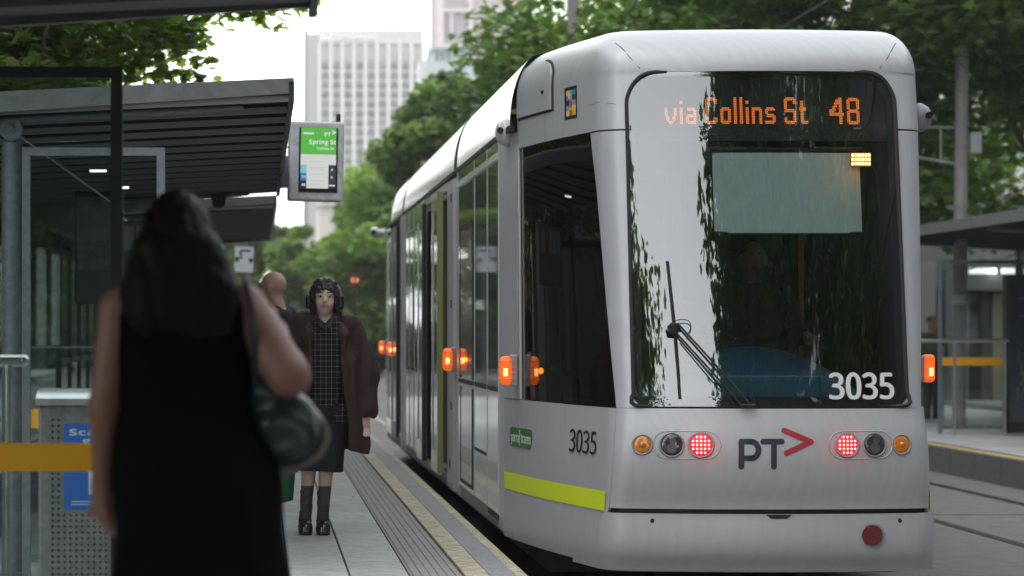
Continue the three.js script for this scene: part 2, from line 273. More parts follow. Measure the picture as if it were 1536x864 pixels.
// lower nose
tp('front_panel', panel(.626, 1.205, -1.0, 1.0, 0, 64, 24, .012), M.silver, { keepUV: true });
tp('inner_shell', [panel(.32, 1.2, -1.99, 1.99, -.035, 64, 12, 0)], M.black);
const bEdge = (y) => 1.0 + .26 * sstep(.66, .28, y);
const bumper = tp('bumper', panel(.268, .598, (y) => -bEdge(y), bEdge, .018, 64, 14, .03), M.silver, { keepUV: true });
put(bumper, 'notch', [subdivide(new THREE.ShapeGeometry(new THREE.Shape([[-.075, .612], [.075, .612], [.045, .572], [-.045, .572]].map(([x, y]) => new THREE.Vector2(x, y)))), .05)].map((g) => bend(g, (x, y) => front(x + .03, Math.min(y, .597), .0205))), M.black);
for (const x of [-.685, .735]) { const q = front(x, .557, .018); put(bumper, 'bolt_hole', disc(.0135, .004, q.x, q.y, q.z, 14), M.black); }
{ const q = front(.573, .475, .018); put(bumper, 'towing_cover', disc(.069, .012, q.x, q.y, q.z, 32), M.silverDark); put(bumper, 'red_reflector', disc(.060, .02, q.x - .004, q.y, q.z + .004, 32), M.redOff); }
for (const sg of [-1, 1]) {
  const pn = tp('cab_side_panel', panel(.285, 1.205, (y) => sg < 0 ? -2 : sg * bEdge(y) + .006, (y) => sg < 0 ? sg * bEdge(y) - .006 : 2, -.004, 32, 24), M.silver, { keepUV: true });
  put(pn, 'reflective_strip', panel(.605, .72, sg < 0 ? -1.985 : 1.045, sg < 0 ? -1.045 : 1.985, .001, 24, 2, 0), M.limeStrip, { keepUV: true, label: 'fluorescent yellow strip' });
}
const cabPanel = tram.children.find((c) => c.name === 'cab_side_panel');
// number and badge on the platform side
put(cabPanel, 'fleet_number', bend(text('3035', .135, .002, fontR, .72), (a, b, c) => onSide(-1, .98 - a * 1.9, .925 + b, .002 + c)), M.frit);
{
  const sh = new THREE.Shape(); sh.moveTo(.0, .02); sh.quadraticCurveTo(.0, 0, .04, 0); sh.lineTo(.62, 0); sh.quadraticCurveTo(.68, 0, .69, .06); sh.lineTo(.69, .11); sh.quadraticCurveTo(.69, .125, .65, .125); sh.lineTo(.06, .125); sh.quadraticCurveTo(.01, .125, .005, .08);
  const W = 1.0, ux = (a) => 2.62 - a * W;
  const bd = put(cabPanel, 'operator_badge', bend(subdivide(new THREE.ShapeGeometry(sh, 6), .08), (a, b) => onSide(-1, ux(a), .897 + b, .0015)), mat(C(.05, .19, .055), { roughness: .35 }), { label: 'green operator badge' });
  const tt = (s, a) => bend(text(s, .062, .001, fontR, 1.35), (x, y, z) => onSide(-1, ux(a + x), .927 + y, .0025 + z));
  put(bd, 'badge_lettering', [tt('yarra', .05), tt('trams', .385), bend(box(.012, .1, .001, .335, .0625, 0), (x, y, z) => onSide(-1, ux(x), .897 + y, .0025 + z))], mat(C(.75), { roughness: .4 }));
}
// PT> on the nose
{
  const stroke = (pts, r, m, nm) => { const gs = []; for (let i = 0; i + 1 < pts.length; i++) { const [a, b] = [pts[i], pts[i + 1]], n = 8, d = Math.hypot(b[0] - a[0], b[1] - a[1]) || 1e-9, nx = -(b[1] - a[1]) / d * r, ny = (b[0] - a[0]) / d * r; gs.push(grid((u, v) => front(lerp(a[0], b[0], u) + nx * (1 - 2 * v), lerp(a[1], b[1], u) + ny * (1 - 2 * v), .0025), n, 1)); }
    for (const q of pts) gs.push(bend(new THREE.CircleGeometry(r, 20), (x, y) => front(q[0] + x, q[1] + y, .0025))); return gs; };
  const X = (px) => (px - CX) / FOCAL * TZ - TX, Y = (py) => EYE - (py - CY) / FOCAL * TZ, pt = (a) => a.map(([x, y]) => [X(x), Y(y)]);
  const arc = []; for (let i = 0; i <= 12; i++) { const a = PI / 2 - PI * i / 12; arc.push([1127 + 11 * Math.cos(a) * 1.0, 675 - 12.5 * Math.sin(a)]); }
  const lg = tp('transit_logo', [...stroke(pt([[1112.5, 700], [1112.5, 662.5], [1127, 662.5], ...arc, [1127, 687.5], [1112.5, 687.5]]), .0165), ...stroke(pt([[1145, 662.5], [1173, 662.5]]), .0165), ...stroke(pt([[1161, 662.5], [1161, 700]]), .0165)], mat(C(.028, .035, .05), { roughness: .4 }), { label: 'dark grey letters PT with a red arrow' });
  put(lg, 'red_arrow', stroke(pt([[1177, 646], [1217, 663], [1180, 680]]), .0165), mat(C(.42, .03, .045), { roughness: .4 }));
}
// lamps in the nose
function roundLamp(x, y, r, kind) {
  const q = front(x, y, 0), nv = q.n, L = sub(tram, kind === 'amber' ? 'indicator_lamp' : kind === 'red' ? 'tail_lamp' : 'headlamp', { label: { amber: 'amber indicator lamp, unlit', red: 'lit red tail lamp', grey: 'dark round headlamp' }[kind] });
  const turn = (g) => { g.applyQuaternion(new THREE.Quaternion().setFromUnitVectors(V(0, 0, 1), nv)); return g.translate(q.x, q.y, q.z); };
  put(L, 'bezel', turn(new THREE.TorusGeometry(r + .004, .006, 8, 40).translate(0, 0, .002)), M.silverDark);
  put(L, 'lens', turn(new THREE.SphereGeometry(r, 32, 10, 0, PI * 2, 0, PI / 2).rotateX(PI / 2).scale(1, 1, .22)), { amber: M.amberOff, red: M.redLit, grey: M.lampGrey }[kind]);
  if (kind === 'grey') put(L, 'reflector', [turn(disc(r * .45, .004, 0, -r * .3, r * .2)), turn(disc(r * .28, .004, r * .1, r * .35, r * .2))], mat(C(.10, .095, .10), { roughness: .3 }));
  if (kind === 'red') { const ds = []; for (let j = -2; j <= 2; j++) for (let i = -2; i <= 2; i++) if (Math.abs(i) + Math.abs(j) < 4) ds.push(turn(new THREE.SphereGeometry(.0062, 8, 6).translate(i * .0225, j * .0225, r * .22 * Math.sqrt(1 - (i * i + j * j) / 9) + .001))); put(L, 'light_points', ds, M.redDot, { kind: 'stuff' });
    const pl = new THREE.PointLight(0xff2a30, .02); pl.position.set(q.x, q.y, q.z + .09); pl.castShadow = true; tram.add(pl); }
  if (kind === 'amber') put(L, 'bulb', turn(ball(.018, 0, 0, .004)), M.amberOff);
}
const LX = (px) => (px - CX) / FOCAL * 17.22 - TX, LY = .997;
for (const [px, r, k] of [[966, .052, 'amber'], [1009, .064, 'grey'], [1052, .067, 'red'], [1271, .064, 'red'], [1313.5, .063, 'grey'], [1356, .052, 'amber']]) roundLamp(LX(px), LY, r, k);
for (const [a, b] of [[990, 1072], [1252, 1333]]) { // shallow recess round each pair of lamps
  const x0 = LX(a) + .045, x1 = LX(b) - .045, pts = []; for (let i = 0; i <= 40; i++) { const t = i / 40 * 2 * PI, cx = Math.cos(t) >= 0 ? x1 : x0; pts.push(front(cx + .078 * Math.cos(t), LY + .078 * Math.sin(t), .002)); }
  tp('lamp_surround', new THREE.TubeGeometry(new THREE.CatmullRomCurve3(pts, true), 90, .0032, 6, true), M.silver);
}
// windscreen
const WS = .79, wEdge = (y) => { const full = WS; let d = 0; if (y > 2.99) d = .19 - Math.sqrt(Math.max(0, .19 ** 2 - (y - 2.99) ** 2)); if (y < 1.27) d = .055 - Math.sqrt(Math.max(0, .055 ** 2 - (1.27 - y) ** 2)); return full - d; };
const wS = (y, k = 1) => sOf(wEdge(y), y) * k;
tp('windscreen', panel(1.216, 3.18, (y) => -wS(y), (y) => wS(y), .0, 56, 60, 0), M.windscreen, { keepUV: true });
{ // rubber seal
  const pts = [], N = 26; for (let i = 0; i <= N; i++) { const y = lerp(1.217, 3.178, i / N); pts.push(skin(wS(y), y, .003)); } for (let i = N; i >= 0; i--) { const y = lerp(1.217, 3.178, i / N); pts.push(skin(-wS(y), y, .003)); }
  tp('windscreen_seal', new THREE.TubeGeometry(new THREE.CatmullRomCurve3(pts, true, 'catmullrom', .2), 220, .0125, 6, true), M.rubber);
}
tp('windscreen_border', [panel(1.214, 1.275, (y) => -wS(1.27), () => wS(1.27), -.012, 40, 2, 0), panel(1.27, 3.12, (y) => -wS(y), (y) => -sOf(wEdge(y) - .05, y), -.012, 2, 40, 0), panel(1.27, 3.12, (y) => sOf(wEdge(y) - .05, y), (y) => wS(y), -.012, 2, 40, 0)], M.frit);
// pillars, cab windows, posts, cowl
for (const sg of [-1, 1]) {
  const lo = (a, b) => sg < 0 ? [(y) => -b(y), (y) => -a(y)] : [a, b], one = (v) => () => v, pe = (y) => lerp(1.0, 1.13, clamp((y - 1.21) / 1.62, 0, 1)), pi = (y) => pe(y) + .028;
  tp('pillar', panel(1.207, 2.832, ...lo((y) => wS(y) + .012, pe), .0, 14, 24, .06), M.silver, { keepUV: true });
  tp('pillar_seam', panel(2.826, 2.842, ...lo((y) => wS(y) + .012, one(1.14)), -.012, 10, 2, 0), M.black);
  const cw = tp('cab_window', panel(1.212, 2.865, ...lo(pe, one(1.80)), -.012, 24, 20, 0), M.cabGlass, { keepUV: true });
  put(cw, 'window_frame', [panel(1.212, 1.25, ...lo(pe, one(1.80)), -.016, 16, 2, 0), panel(2.80, 2.872, ...lo(pe, one(1.80)), -.016, 16, 2, 0), panel(1.25, 2.80, ...lo(pe, pi), -.016, 2, 16, 0), panel(1.25, 2.80, ...lo(one(1.775), one(1.80)), -.016, 2, 16, 0), panel(2.62, 2.66, ...lo(pi, one(1.775)), -.06, 12, 2, 0)], M.rubber);
  tp('cab_post', panel(1.207, 2.955, ...lo(one(1.80), one(2)), .0, 8, 16, .05), M.silver, { keepUV: true });
  tp('post_trim', panel(1.21, 2.87, ...lo(one(1.795), one(1.835)), .006, 3, 16, .012), M.white, { keepUV: true });
}
const topS = wS(3.18), CB = 1.81;
const cowlLow = table([1.13, 2.842], [1.3, 2.86], [2, 2.885]);
tp('cab_cowl', [panel(2.842, 3.182, -CB, (y) => -wS(y) - .012, .002, 40, 24, .03), panel(2.842, 3.182, (y) => wS(y) + .012, CB, .002, 40, 24, .03), panel(3.182, TOP - .0005, -CB, CB, .002, 110, 22, 0),
  grid((a, b) => { const q = skin(lerp(-CB, CB, a), TOP - .0006, .002), k = 1 - b; return V(q.x * k, TOP + .02 * b, lerp(-2.32, q.z, k)); }, 80, 4)], M.silver, { keepUV: true });
for (const q of [ribbon([[-.945, 3.365], [-.90, 3.33], [-.84, 3.27], [-.77, 3.2]], .004, .0045), ribbon([[.945, 3.365], [.90, 3.33], [.84, 3.27], [.77, 3.2]], .004, .0045), ribbon([[-1.13, 3.0], [-1.05, 3.01], [-.97, 3.0], [-.92, 2.99]], .0025, .0045), ribbon([[-1.5, 3.02], [-1.5, 2.845]], .004, .0045)]) tp('cowl_seam', q, M.rubber);
{ // hatch in the cowl's side, sticker, camera pods
  const hS = (y) => -1.43 - .09 * sstep(3.2, 3.36, y) * 1.6 + 0, h0 = -1.79;
  const hatch = tp('hatch_cover', panel(3.035, 3.36, h0, (y) => { const d = y > 3.24 ? .16 - .16 * Math.sqrt(Math.max(0, 1 - ((y - 3.24) / .125) ** 2)) : 0; return -1.44 - d; }, .016, 20, 18, .03), M.silver, { keepUV: true });
  put(hatch, 'hatch_gap', panel(3.02, 3.372, h0, (y) => { const d = y > 3.24 ? .16 - .16 * Math.sqrt(Math.max(0, 1 - ((y - 3.24) / .137) ** 2)) : 0; return -1.42 - d; }, .0045, 20, 18, 0), M.rubber);
  { const q = skin(-1.50, 3.155, .018); put(hatch, 'lock', ball(.014, q.x, q.y, q.z).scale(1, 1, 1), M.black); }
  const uv = canvasTex(64, 128, (g, w, h) => { g.fillStyle = '#2a2320'; g.fillRect(0, 0, w, h); const cs = ['#d9b24a', '#8f8893', '#6fa0a8', '#c8452f', '#4a73b8', '#b9406a', '#d8c86a', '#5fae9a', '#3d3a48', '#e0a05a']; let k = 0; for (let j = 0; j < 5; j++) for (let i = 0; i < 3; i++) { g.fillStyle = cs[(k++ * 7 + j * 3) % 10]; g.fillRect(9 + i * 16, 14 + j * 20, 17, 21); } g.fillStyle = '#d23a52'; g.fillRect(26, 66, 14, 18); g.fillStyle = '#e3c45a'; g.fillRect(18, 22, 12, 24); });
  const st = panel(2.945, 3.145, -1.325, -1.225, .004, 6, 10, 0); { const a = st.attributes.uv; for (let j = 0; j <= 10; j++) for (let i = 0; i <= 6; i++) a.setXY(j * 7 + i, i / 6, j / 10); }
  tp('artwork_sticker', st, mat(C(1), { map: uv, roughness: .4 }), { keepUV: true, label: 'small sticker of coloured blocks in a dark frame' });
  for (const sg of [-1, 1]) { const u = sg < 0 ? 2.62 : 1.0, q = onSide(sg, u, 2.965, .02); const pod = tp('camera_pod', [ball(.072, 0, 0, 0, 24, 18).scale(.9, 1.25, 1.0).translate(q.x, q.y, q.z), ball(.06, 0, 0, 0, 20, 14).scale(.55, 1.2, 1).translate(q.x + sg * .04, q.y, q.z)], sg < 0 ? M.silver : M.silverDark); put(pod, 'camera_lens', disc(.022, .01, q.x + sg * .045, q.y + .01, q.z + .068, 16), M.blackGloss); }
}
tp('roof_fitting', [rbox(.14, .05, .1, .52, TOP + .02, -1.6, .02), rod(V(.52, TOP, -1.6), V(.52, TOP + .06, -1.6), .012)], M.silver);
// destination display behind the glass
{
  const B = tp('display_board', [panel(2.79, 3.16, (y) => -sOf(wEdge(y) - .02, y), (y) => sOf(wEdge(y) - .02, y), -.09, 30, 8, .02)], mat(C(.008, .010, .012), { roughness: .7 }));
  const G = { v: [8, [0,6,2,5],[6,6,2,5],[1,11,2,3],[5,11,2,3],[2,14,4,1],[3,15,2,1]], i: [2, [0,2,2,2],[0,6,2,10]], a: [7, [1,6,5,2],[5,7,2,9],[1,10,4,2],[0,11,2,4],[1,14,4,2]], C: [8, [1,0,6,2],[0,1,2,14],[1,14,6,2],[6,1,2,3],[6,12,2,3]], o: [7, [1,6,5,2],[0,7,2,8],[5,7,2,8],[1,14,5,2]], l: [2, [0,0,2,16]], n: [7, [0,6,2,10],[2,6,4,2],[5,7,2,9]], s: [7, [1,6,5,2],[0,7,2,3],[1,10,5,2],[5,11,2,4],[0,14,6,2],[5,7,2,1]], S: [8, [1,0,6,2],[0,1,2,6],[1,7,6,2],[6,8,2,7],[1,14,6,2],[6,1,2,3],[0,12,2,3]], t: [6, [1,2,2,13],[0,6,5,2],[2,14,4,2]], 4: [9, [6,0,2,16],[0,9,9,2],[4,1,2,3],[3,3,2,3],[2,5,2,3],[0,7,3,3]], 8: [8, [1,0,6,2],[0,1,2,6],[6,1,2,6],[1,7,6,2],[0,8,2,7],[6,8,2,7],[1,14,6,2]], ' ': [2] };
  const pitch = .0100, D = 17.74, dots = [];
  const write = (str, px0, px1) => { let n = 0; for (const ch of str) n += G[ch][0] + 2; const x0 = (px0 - CX) / FOCAL * D - TX, x1 = (px1 - CX) / FOCAL * D - TX, sx = (x1 - x0) / (n - 2); let cx = 0;
    for (const ch of str) { const seen = new Set(); for (const [a, b, w, h] of G[ch].slice(1)) for (let j = b; j < b + h; j++) for (let i = a; i < a + w; i++) { if (seen.has(i * 99 + j)) continue; seen.add(i * 99 + j); const q = front(x0 + (cx + i + .5) * sx, 3.049 - (j + .5) * pitch, -.083); dots.push(box(sx * .72, pitch * .70, .004, q.x, q.y, q.z)); } cx += G[ch][0] + 2; } };
  write('via Collins St', 993, 1211); write('48', 1245, 1292.5);
  put(B, 'led_lettering', dots, M.ledText, { kind: 'stuff', label: 'orange dot-matrix lettering via Collins St 48' });
  const q = front(.586, 2.865, -.08); put(B, 'maker_tag', box(.045, .012, .004, q.x, q.y, q.z), M.silverDark);
}
{ // cab warning lamp, lit
  const x0 = (1289 - CX) / FOCAL * 17.72 - TX, q = front(x0, 2.67, -.05), ds = [];
  const L = tp('warning_lamp', rbox(.125, .082, .03, q.x, q.y, q.z - .01, .01), glow(1, .16, .01, .5, [.3, .08, .01]), { label: 'lit amber warning lamp behind the windscreen' });
  for (let j = 0; j < 3; j++) for (let i = 0; i < 6; i++) ds.push(box(.0125, .0165, .008, q.x - .0475 + i * .019, q.y - .025 + j * .025, q.z + .008)); put(L, 'light_points', ds, M.cabLamp, { kind: 'stuff' });
  const pl = new THREE.PointLight(0xff8a20, .06); pl.position.set(q.x, q.y, q.z + .035); pl.castShadow = true; pl.shadow.radius = 2; tram.add(pl);
}
// inside the cab
tp('sun_blind', grid((a, b) => front(lerp(-.30, .60, a), lerp(2.245, 2.72, b), -.10), 10, 6), mat(C(.66, .80, .76), { roughness: .8, transmission: .3, thickness: 0, map: rep(nPaint, .5) }));
tp('blind_rail', rod(front(-.32, 2.74, -.1), front(.62, 2.74, -.1), .018), M.black); tp('blind_rail', rod(front(-.30, 2.245, -.1), front(.60, 2.245, -.1), .01), M.black);
{
  const blue = mat(C(.022, .085, .15), { roughness: .35 });
  const db = tp('dashboard', [grid((a, b) => { const x = lerp(-.72, .74, a), s = Math.sin(PI * clamp(a * 1.02, 0, 1)), y = lerp(1.12, 1.2 + .36 * Math.pow(s, .7), Math.sin(b * PI / 2)); return V(x, y, -lerp(.34, .95, b)); }, 40, 14), box(1.5, .06, .75, 0, 1.13, -.72)], blue);
  put(db, 'console_panel', rbox(.62, .17, .05, .03, 1.31, -.40, .02), mat(C(.03, .12, .19), { roughness: .4 }));
  put(db, 'control_handle', [rod(V(.42, 1.3, -1.0), V(.45, 1.62, -.98), .012), ball(.03, .45, 1.63, -.98)], M.black);
  const gr = mat(C(.10, .12, .115), { roughness: .75 }), dk = mat(C(.022, .026, .025), { roughness: .8 });
  const deck = (y, t) => new THREE.ExtrudeGeometry(new THREE.Shape([[-.8, -.3 - y * .06], [.8, -.3 - y * .06], [1.24, -2.8], [-1.24, -2.8]].map(([x, z]) => new THREE.Vector2(x, -z))), { depth: t, bevelEnabled: false }).rotateX(-PI / 2).translate(0, y, 0);
  tp('cab_floor', deck(.96, .05), dk); tp('cab_ceiling', deck(2.92, .04).translate(0, 0, -.25).scale(.93, 1, .97), dk);
  tp('cab_partition', [box(2.5, .9, .06, 0, 1.4, -2.80), box(.55, 2, .06, -1.0, 1.95, -2.80), box(.1, 1.2, .06, -.2, 2.35, -2.80), box(.1, 1.2, .06, .45, 2.35, -2.80), box(.6, 2, .06, 1.0, 1.95, -2.80), box(2.5, .25, .06, 0, 2.8, -2.80)], dk);
  tram.children[tram.children.length - 1].material = mat(C(.07, .09, .08), { roughness: .7 });
  const seat = tp('driver_seat', [rbox(.52, .14, .5, .14, 1.42, -1.55, .05), rbox(.5, .72, .13, .14, 1.80, -1.84, .06), rbox(.28, .2, .1, .14, 2.25, -1.86, .04)], mat(C(.02, .022, .03), { roughness: .9 }));
  put(seat, 'seat_column', rod(V(.14, 1.0, -1.6), V(.14, 1.38, -1.58), .06), M.black);
  for (const x of [-.16, .44]) put(seat, 'armrest', rbox(.06, .05, .34, x, 1.64, -1.6, .02), M.black);
  tp('grab_pole', [rod(V(.35, 1.0, -2.6), V(.35, 2.9, -2.6), .018), rod(V(.62, 1.0, -2.6), V(.62, 2.9, -2.6), .018)], M.bandYellow);
  tp('partition_curve', grid((a, b) => { const t = a * PI / 2; return V(-1.12 + .05 * a, lerp(1.0, 1.22 + .75 * Math.cos(t), b), -2.5 + 1.1 * Math.sin(t)); }, 14, 6), mat(C(.05, .075, .068), { roughness: .6 }));
}
// wiper
{
  const W = sub(tram, 'wiper'), X = (px) => (px - CX) / FOCAL * 17.3 - TX, Y = (py) => EYE - (py - CY) / FOCAL * 17.3, q = (x, y, o) => front(X(x), Y(y), o);
  const bar = (pts, r) => tube(pts.map(([x, y, o]) => q(x, y, o)), r, 20, 6);
  put(W, 'blade', [bar([[1007, 392, .02], [1011, 440, .022], [1015, 490, .022], [1018, 545, .02], [1020, 598, .016]], .0095), bar([[1009, 420, .032], [1014, 490, .045], [1019, 570, .03]], .008)], M.rubber);
  for (const [a, b, r] of [[[1020, 488], [1126, 612], .0065], [[1014, 498], [1112, 612], .0065], [[1022, 512], [1098, 606], .0045]]) put(W, 'arm', bar([[a[0], a[1], .06], [(a[0] + b[0]) / 2, (a[1] + b[1]) / 2, .055], [b[0], b[1], .03]], r), M.rubber);
  { const a = q(1014, 496, .055); put(W, 'joint', [rbox(.05, .07, .03, a.x, a.y, a.z, .01), rbox(.075, .02, .025, a.x, a.y + .012, a.z, .008), ball(.018, a.x - .03, a.y - .015, a.z)], M.black); }
  put(W, 'hose', bar([[1014, 485, .06], [1026, 482, .06], [1036, 484, .05], [1039, 492, .04], [1032, 508, .05]], .003), M.rubber);
  put(W, 'base', [q(1120, 610, .03)].map((a) => rbox(.09, .022, .03, a.x, a.y, a.z, .008)), M.black);
}
tp('fleet_number', [bend(text('3035', .147, .002, fontR, .88), (a, b, c) => front((1241 - CX) / FOCAL * 17.33 - TX + a, 1.259 + b, .004 + c)), bend(text('3035', .147, .002, fontR, .88), (a, b, c) => front((1243.5 - CX) / FOCAL * 17.33 - TX + a, 1.259 + b, .0043 + c)), bend(text('3035', .147, .002, fontR, .88), (a, b, c) => front((1242 - CX) / FOCAL * 17.33 - TX + a, 1.264 + b, .0046 + c))], mat(C(.72), { roughness: .5 }), { label: 'white number 3035 on the windscreen' });
// ---------------------------------------------------------------- the tram's three sections behind the cab
const SEC = [[2.852, 7.55], [7.95, 16.55], [16.95, 21.2]];
function roofSkin(u0, u1, end) {
  const prof = [[HALF + .0, 2.975]]; for (let i = 0; i <= 12; i++) { const t = i / 12 * PI / 2; prof.push([HALF - .20 + .20 * Math.cos(t), 2.985 + .47 * Math.sin(t)]); } prof.push([0, TOP + .02]);
  const full = [...prof.map(([x, y]) => [-x, y]), ...prof.slice(0, -1).reverse()], N = full.length - 1, at = (i) => full[Math.round(i)];
  return grid((a, b) => { const [x, y] = at(a * N), u = lerp(u0, u1, b), k = end ? 1 - .30 * sstep(19.6, 23.6, u) : 1, drop = end ? .55 * sstep(21, 23.9, u) ** 2 : 0; return Object.assign(V(x * k, y - (y - 2.975) * drop, -u), { u: u, v: a * 3 }); }, N, end ? 14 : 4, 1, false);
}
const sb = (sg, u0, u1, y0, y1, off, th) => box(th, y1 - y0, u1 - u0, sg * (HALF + off - th / 2), (y0 + y1) / 2, -(u0 + u1) / 2);
SEC.forEach(([a, b], k) => {
  tp('roof_fairing', roofSkin(k ? a : 2.33, k === 2 ? 23.6 : b, k === 2), M.white, { keepUV: true });
  for (const sg of [-1, 1]) { tp('gutter', sb(sg, k ? a : 2.36, b, 2.955, 2.99, .008, .04), M.rubber); tp('skirt', sb(sg, a, b, .30, .40, -.012, .03), M.silverDark); }
  tp('body_core', box(2 * HALF - .3, 2.5, b - a - .02, 0, 1.66, -(a + b) / 2), M.black);
});
for (const u of [7.75, 16.75]) { tp('gap_bellows', [box(2 * HALF - .10, 2.6, .40, 0, 1.68, -u), roofSkin(u - .22, u + .22, false).scale(.985, .994, 1)], M.rubber); }
tp('underframe', box(2.2, .26, 20, 0, .24, -12), M.black);
function lamp(u, y, w = .10, h = .19, sg = -1, out = 0) { // amber side marker, lit
  const L = sub(tram, 'marker_lamp', { label: 'lit amber side lamp' }), x = sg * (HALF + .055 + out);
  put(L, 'lamp_base', rbox(.05, h * 1.1, .10, sg * (HALF + .008 + out), y, -u - .01, .012), M.silverDark);
  put(L, 'lens', rbox(w, h, .085, x, y, -u + .005, .042, 4), M.amberLit); put(L, 'lens_rib', [-.3, -.1, .1, .3].map((k) => box(w * 1.02, .006, .088, x, y + k * h, -u + .005)), M.amberOff);
  put(L, 'light_point', rbox(w * .3, h * .26, .01, x - .01, y - .01, -u + .052, .01), M.amberCore);
  const pl = new THREE.PointLight(0xff6a14, .012); pl.position.set(x + sg * .03, y, -u + .1); pl.castShadow = true; tram.add(pl);
}
lamp(2.35, 1.394, .10, .19, -1, -.035); lamp(7.78, 1.415); lamp(18.65, 1.44, .09, .17); lamp(22.2, 1.44, .09, .17, -1, -.04);
{ const q = onSide(1, .55, 1.43, 0); const L = sub(tram, 'marker_lamp', { label: 'lit amber side lamp' }); put(L, 'lens', rbox(.075, .165, .075, q.x + .035, q.y, q.z, .025, 3), M.amberLit); put(L, 'light_point', rbox(.025, .05, .01, q.x + .045, q.y - .02, q.z + .042, .006), M.amberCore); put(L, 'lamp_base', rbox(.04, .15, .06, q.x + .0, q.y, q.z, .01), M.silverDark); const pl = new THREE.PointLight(0xff6a14, .012); pl.position.set(q.x + .1, q.y, q.z + .1); pl.castShadow = true; tram.add(pl); }
for (const sg of [-1, 1]) { // section one: wide post, three glazed leaves, posters, panels below the waist
  tp('body_post', sb(sg, 2.86, 3.22, .31, 2.95, -.002, .06), M.silver);
  for (const [a, b] of [[3.26, 4.22], [4.26, 5.50], [5.54, 7.3]]) {
    tp('window_pane', sb(sg, a, b, 1.27, 2.82, 0, .02), M.sideGlass); tp('transom_pane', sb(sg, a, b, 2.87, 2.95, .002, .02), M.sideGlass); tp('waist_panel', sb(sg, a, b, .40, 1.235, .001, .02), M.gloss);
  }
  for (const u of [3.24, 4.24, 5.52]) tp('glazing_bar', sb(sg, u - .02, u + .02, .40, 2.95, .004, .03), M.silver);
  tp('window_rail', sb(sg, 3.26, 7.3, 2.822, 2.868, .014, .03), M.white); tp('waist_rail', sb(sg, 3.26, 7.3, 1.237, 1.268, .003, .03), M.rubber);
  const po = tp('poster_panel', sb(sg, 5.72, 7.05, 1.30, 2.46, .004, .01), M.poster); put(po, 'poster_frame', [sb(sg, 5.66, 5.72, 1.28, 2.5, .007, .02), sb(sg, 7.05, 7.1, 1.28, 2.5, .007, .02), sb(sg, 5.66, 7.1, 2.46, 2.5, .007, .02)], M.rubber);
  const pl = tp('poster_panel', sb(sg, 5.74, 7.0, .47, 1.18, .004, .01), mat(C(.30, .21, .195), { roughness: .2, clearcoat: .6, map: rep(nDirt, 1.4) })); put(pl, 'poster_frame', [sb(sg, 5.68, 5.74, .44, 1.21, .007, .02), sb(sg, 7.0, 7.06, .44, 1.21, .007, .02), sb(sg, 5.74, 7.0, .44, .47, .007, .02)], M.rubber);
  tp('hatch_seam', [sb(sg, 4.3, 5.5, .755, .78, .003, .01), sb(sg, 3.3, 4.2, .36, .40, .0, .01)], M.rubber);
  tp('body_post', sb(sg, 7.3, 7.56, .31, 2.97, 0, .06), M.silver); tp('body_post', sb(sg, 7.94, 8.75, .31, 2.93, .004, .06), M.silver);
  for (const [u, y] of [[8.2, 2.78], [8.2, 1.88], [8.2, 1.02], [8.4, .52]]) tp('latch', sb(sg, u - .07, u + .07, y - .035, y + .035, .008, .02), M.black);
  // section two: sliding doors, one pair standing open
  const leaf = (u0, u1, out, edge) => { const d = sub(tram, 'door_leaf'); put(d, 'leaf_frame', [sb(sg, u0, u0 + .10, .42, 2.86, out, .045), sb(sg, u1 - .10, u1, .42, 2.86, out, .045), sb(sg, u0 + .1, u1 - .1, 2.72, 2.86, out, .045), sb(sg, u0 + .1, u1 - .1, .42, .6, out, .045)], edge); put(d, 'pane', sb(sg, u0 + .1, u1 - .1, .6, 2.72, out - .01, .02), M.sideGlass); put(d, 'edge_seal', sb(sg, u0 - .03, u0, .42, 2.86, out - .005, .04), M.rubber); };
  { leaf(8.85, 9.75, .085, M.gloss); const e = tram.children[tram.children.length - 1]; put(e, 'edge_strip', sb(sg, 8.77, 8.83, .42, 2.86, .088, .05), M.lime); } leaf(11.35, 12.2, .085, M.gloss);
  tp('doorway', [sb(sg, 9.78, 11.3, .42, 2.86, -.10, .04)], M.black); tp('door_step', sb(sg, 9.78, 11.3, .36, .42, .02, .3), M.steel); tp('door_head', sb(sg, 8.8, 12.25, 2.87, 2.95, .0, .03), M.silver);
  for (const u of [10, 11.1]) tp('grab_rail', rod(V(sg * (HALF - .02), .6, -u), V(sg * (HALF - .02), 2.2, -u), .018), M.bandYellow);
  for (const [a, b, p] of [[12.3, 13.5, 1], [13.58, 14.3, 0], [14.38, 15.3, 1], [15.38, 16.1, 0]]) {
    tp('window_pane', sb(sg, a, b, 1.27, 2.70, 0, .02), M.sideGlass); tp('transom_pane', sb(sg, a, b, 2.74, 2.95, .002, .02), M.gloss); const wp = tp('waist_panel', sb(sg, a, b, .40, 1.235, .001, .02), p ? mat(C(.25, .17, .165), { roughness: .2, clearcoat: .7 }) : M.gloss);
    put(wp, 'panel_edge', [sb(sg, a - .05, a - .01, .40, 2.95, .006, .03), sb(sg, b + .01, b + .04, .40, 2.95, .006, .03)], M.silver); tp('window_rail', sb(sg, a, b, 2.702, 2.738, .01, .03), M.silver);
    if (p) { const f = tp('poster_panel', sb(sg, a + .15, b - .1, 1.35, 2.2, .004, .01), M.poster); put(f, 'poster_frame', sb(sg, a + .1, a + .15, 1.32, 2.25, .008, .02), M.rubber); }
  }
  tp('body_post', sb(sg, 16.15, 16.56, .31, 2.97, .004, .06), M.silver); tp('body_post', sb(sg, 16.94, 17.35, .31, 2.97, .004, .06), M.silver);
  leaf(17.5, 18.6, .05, M.silverDark); leaf(18.7, 19.8, .05, M.gloss);
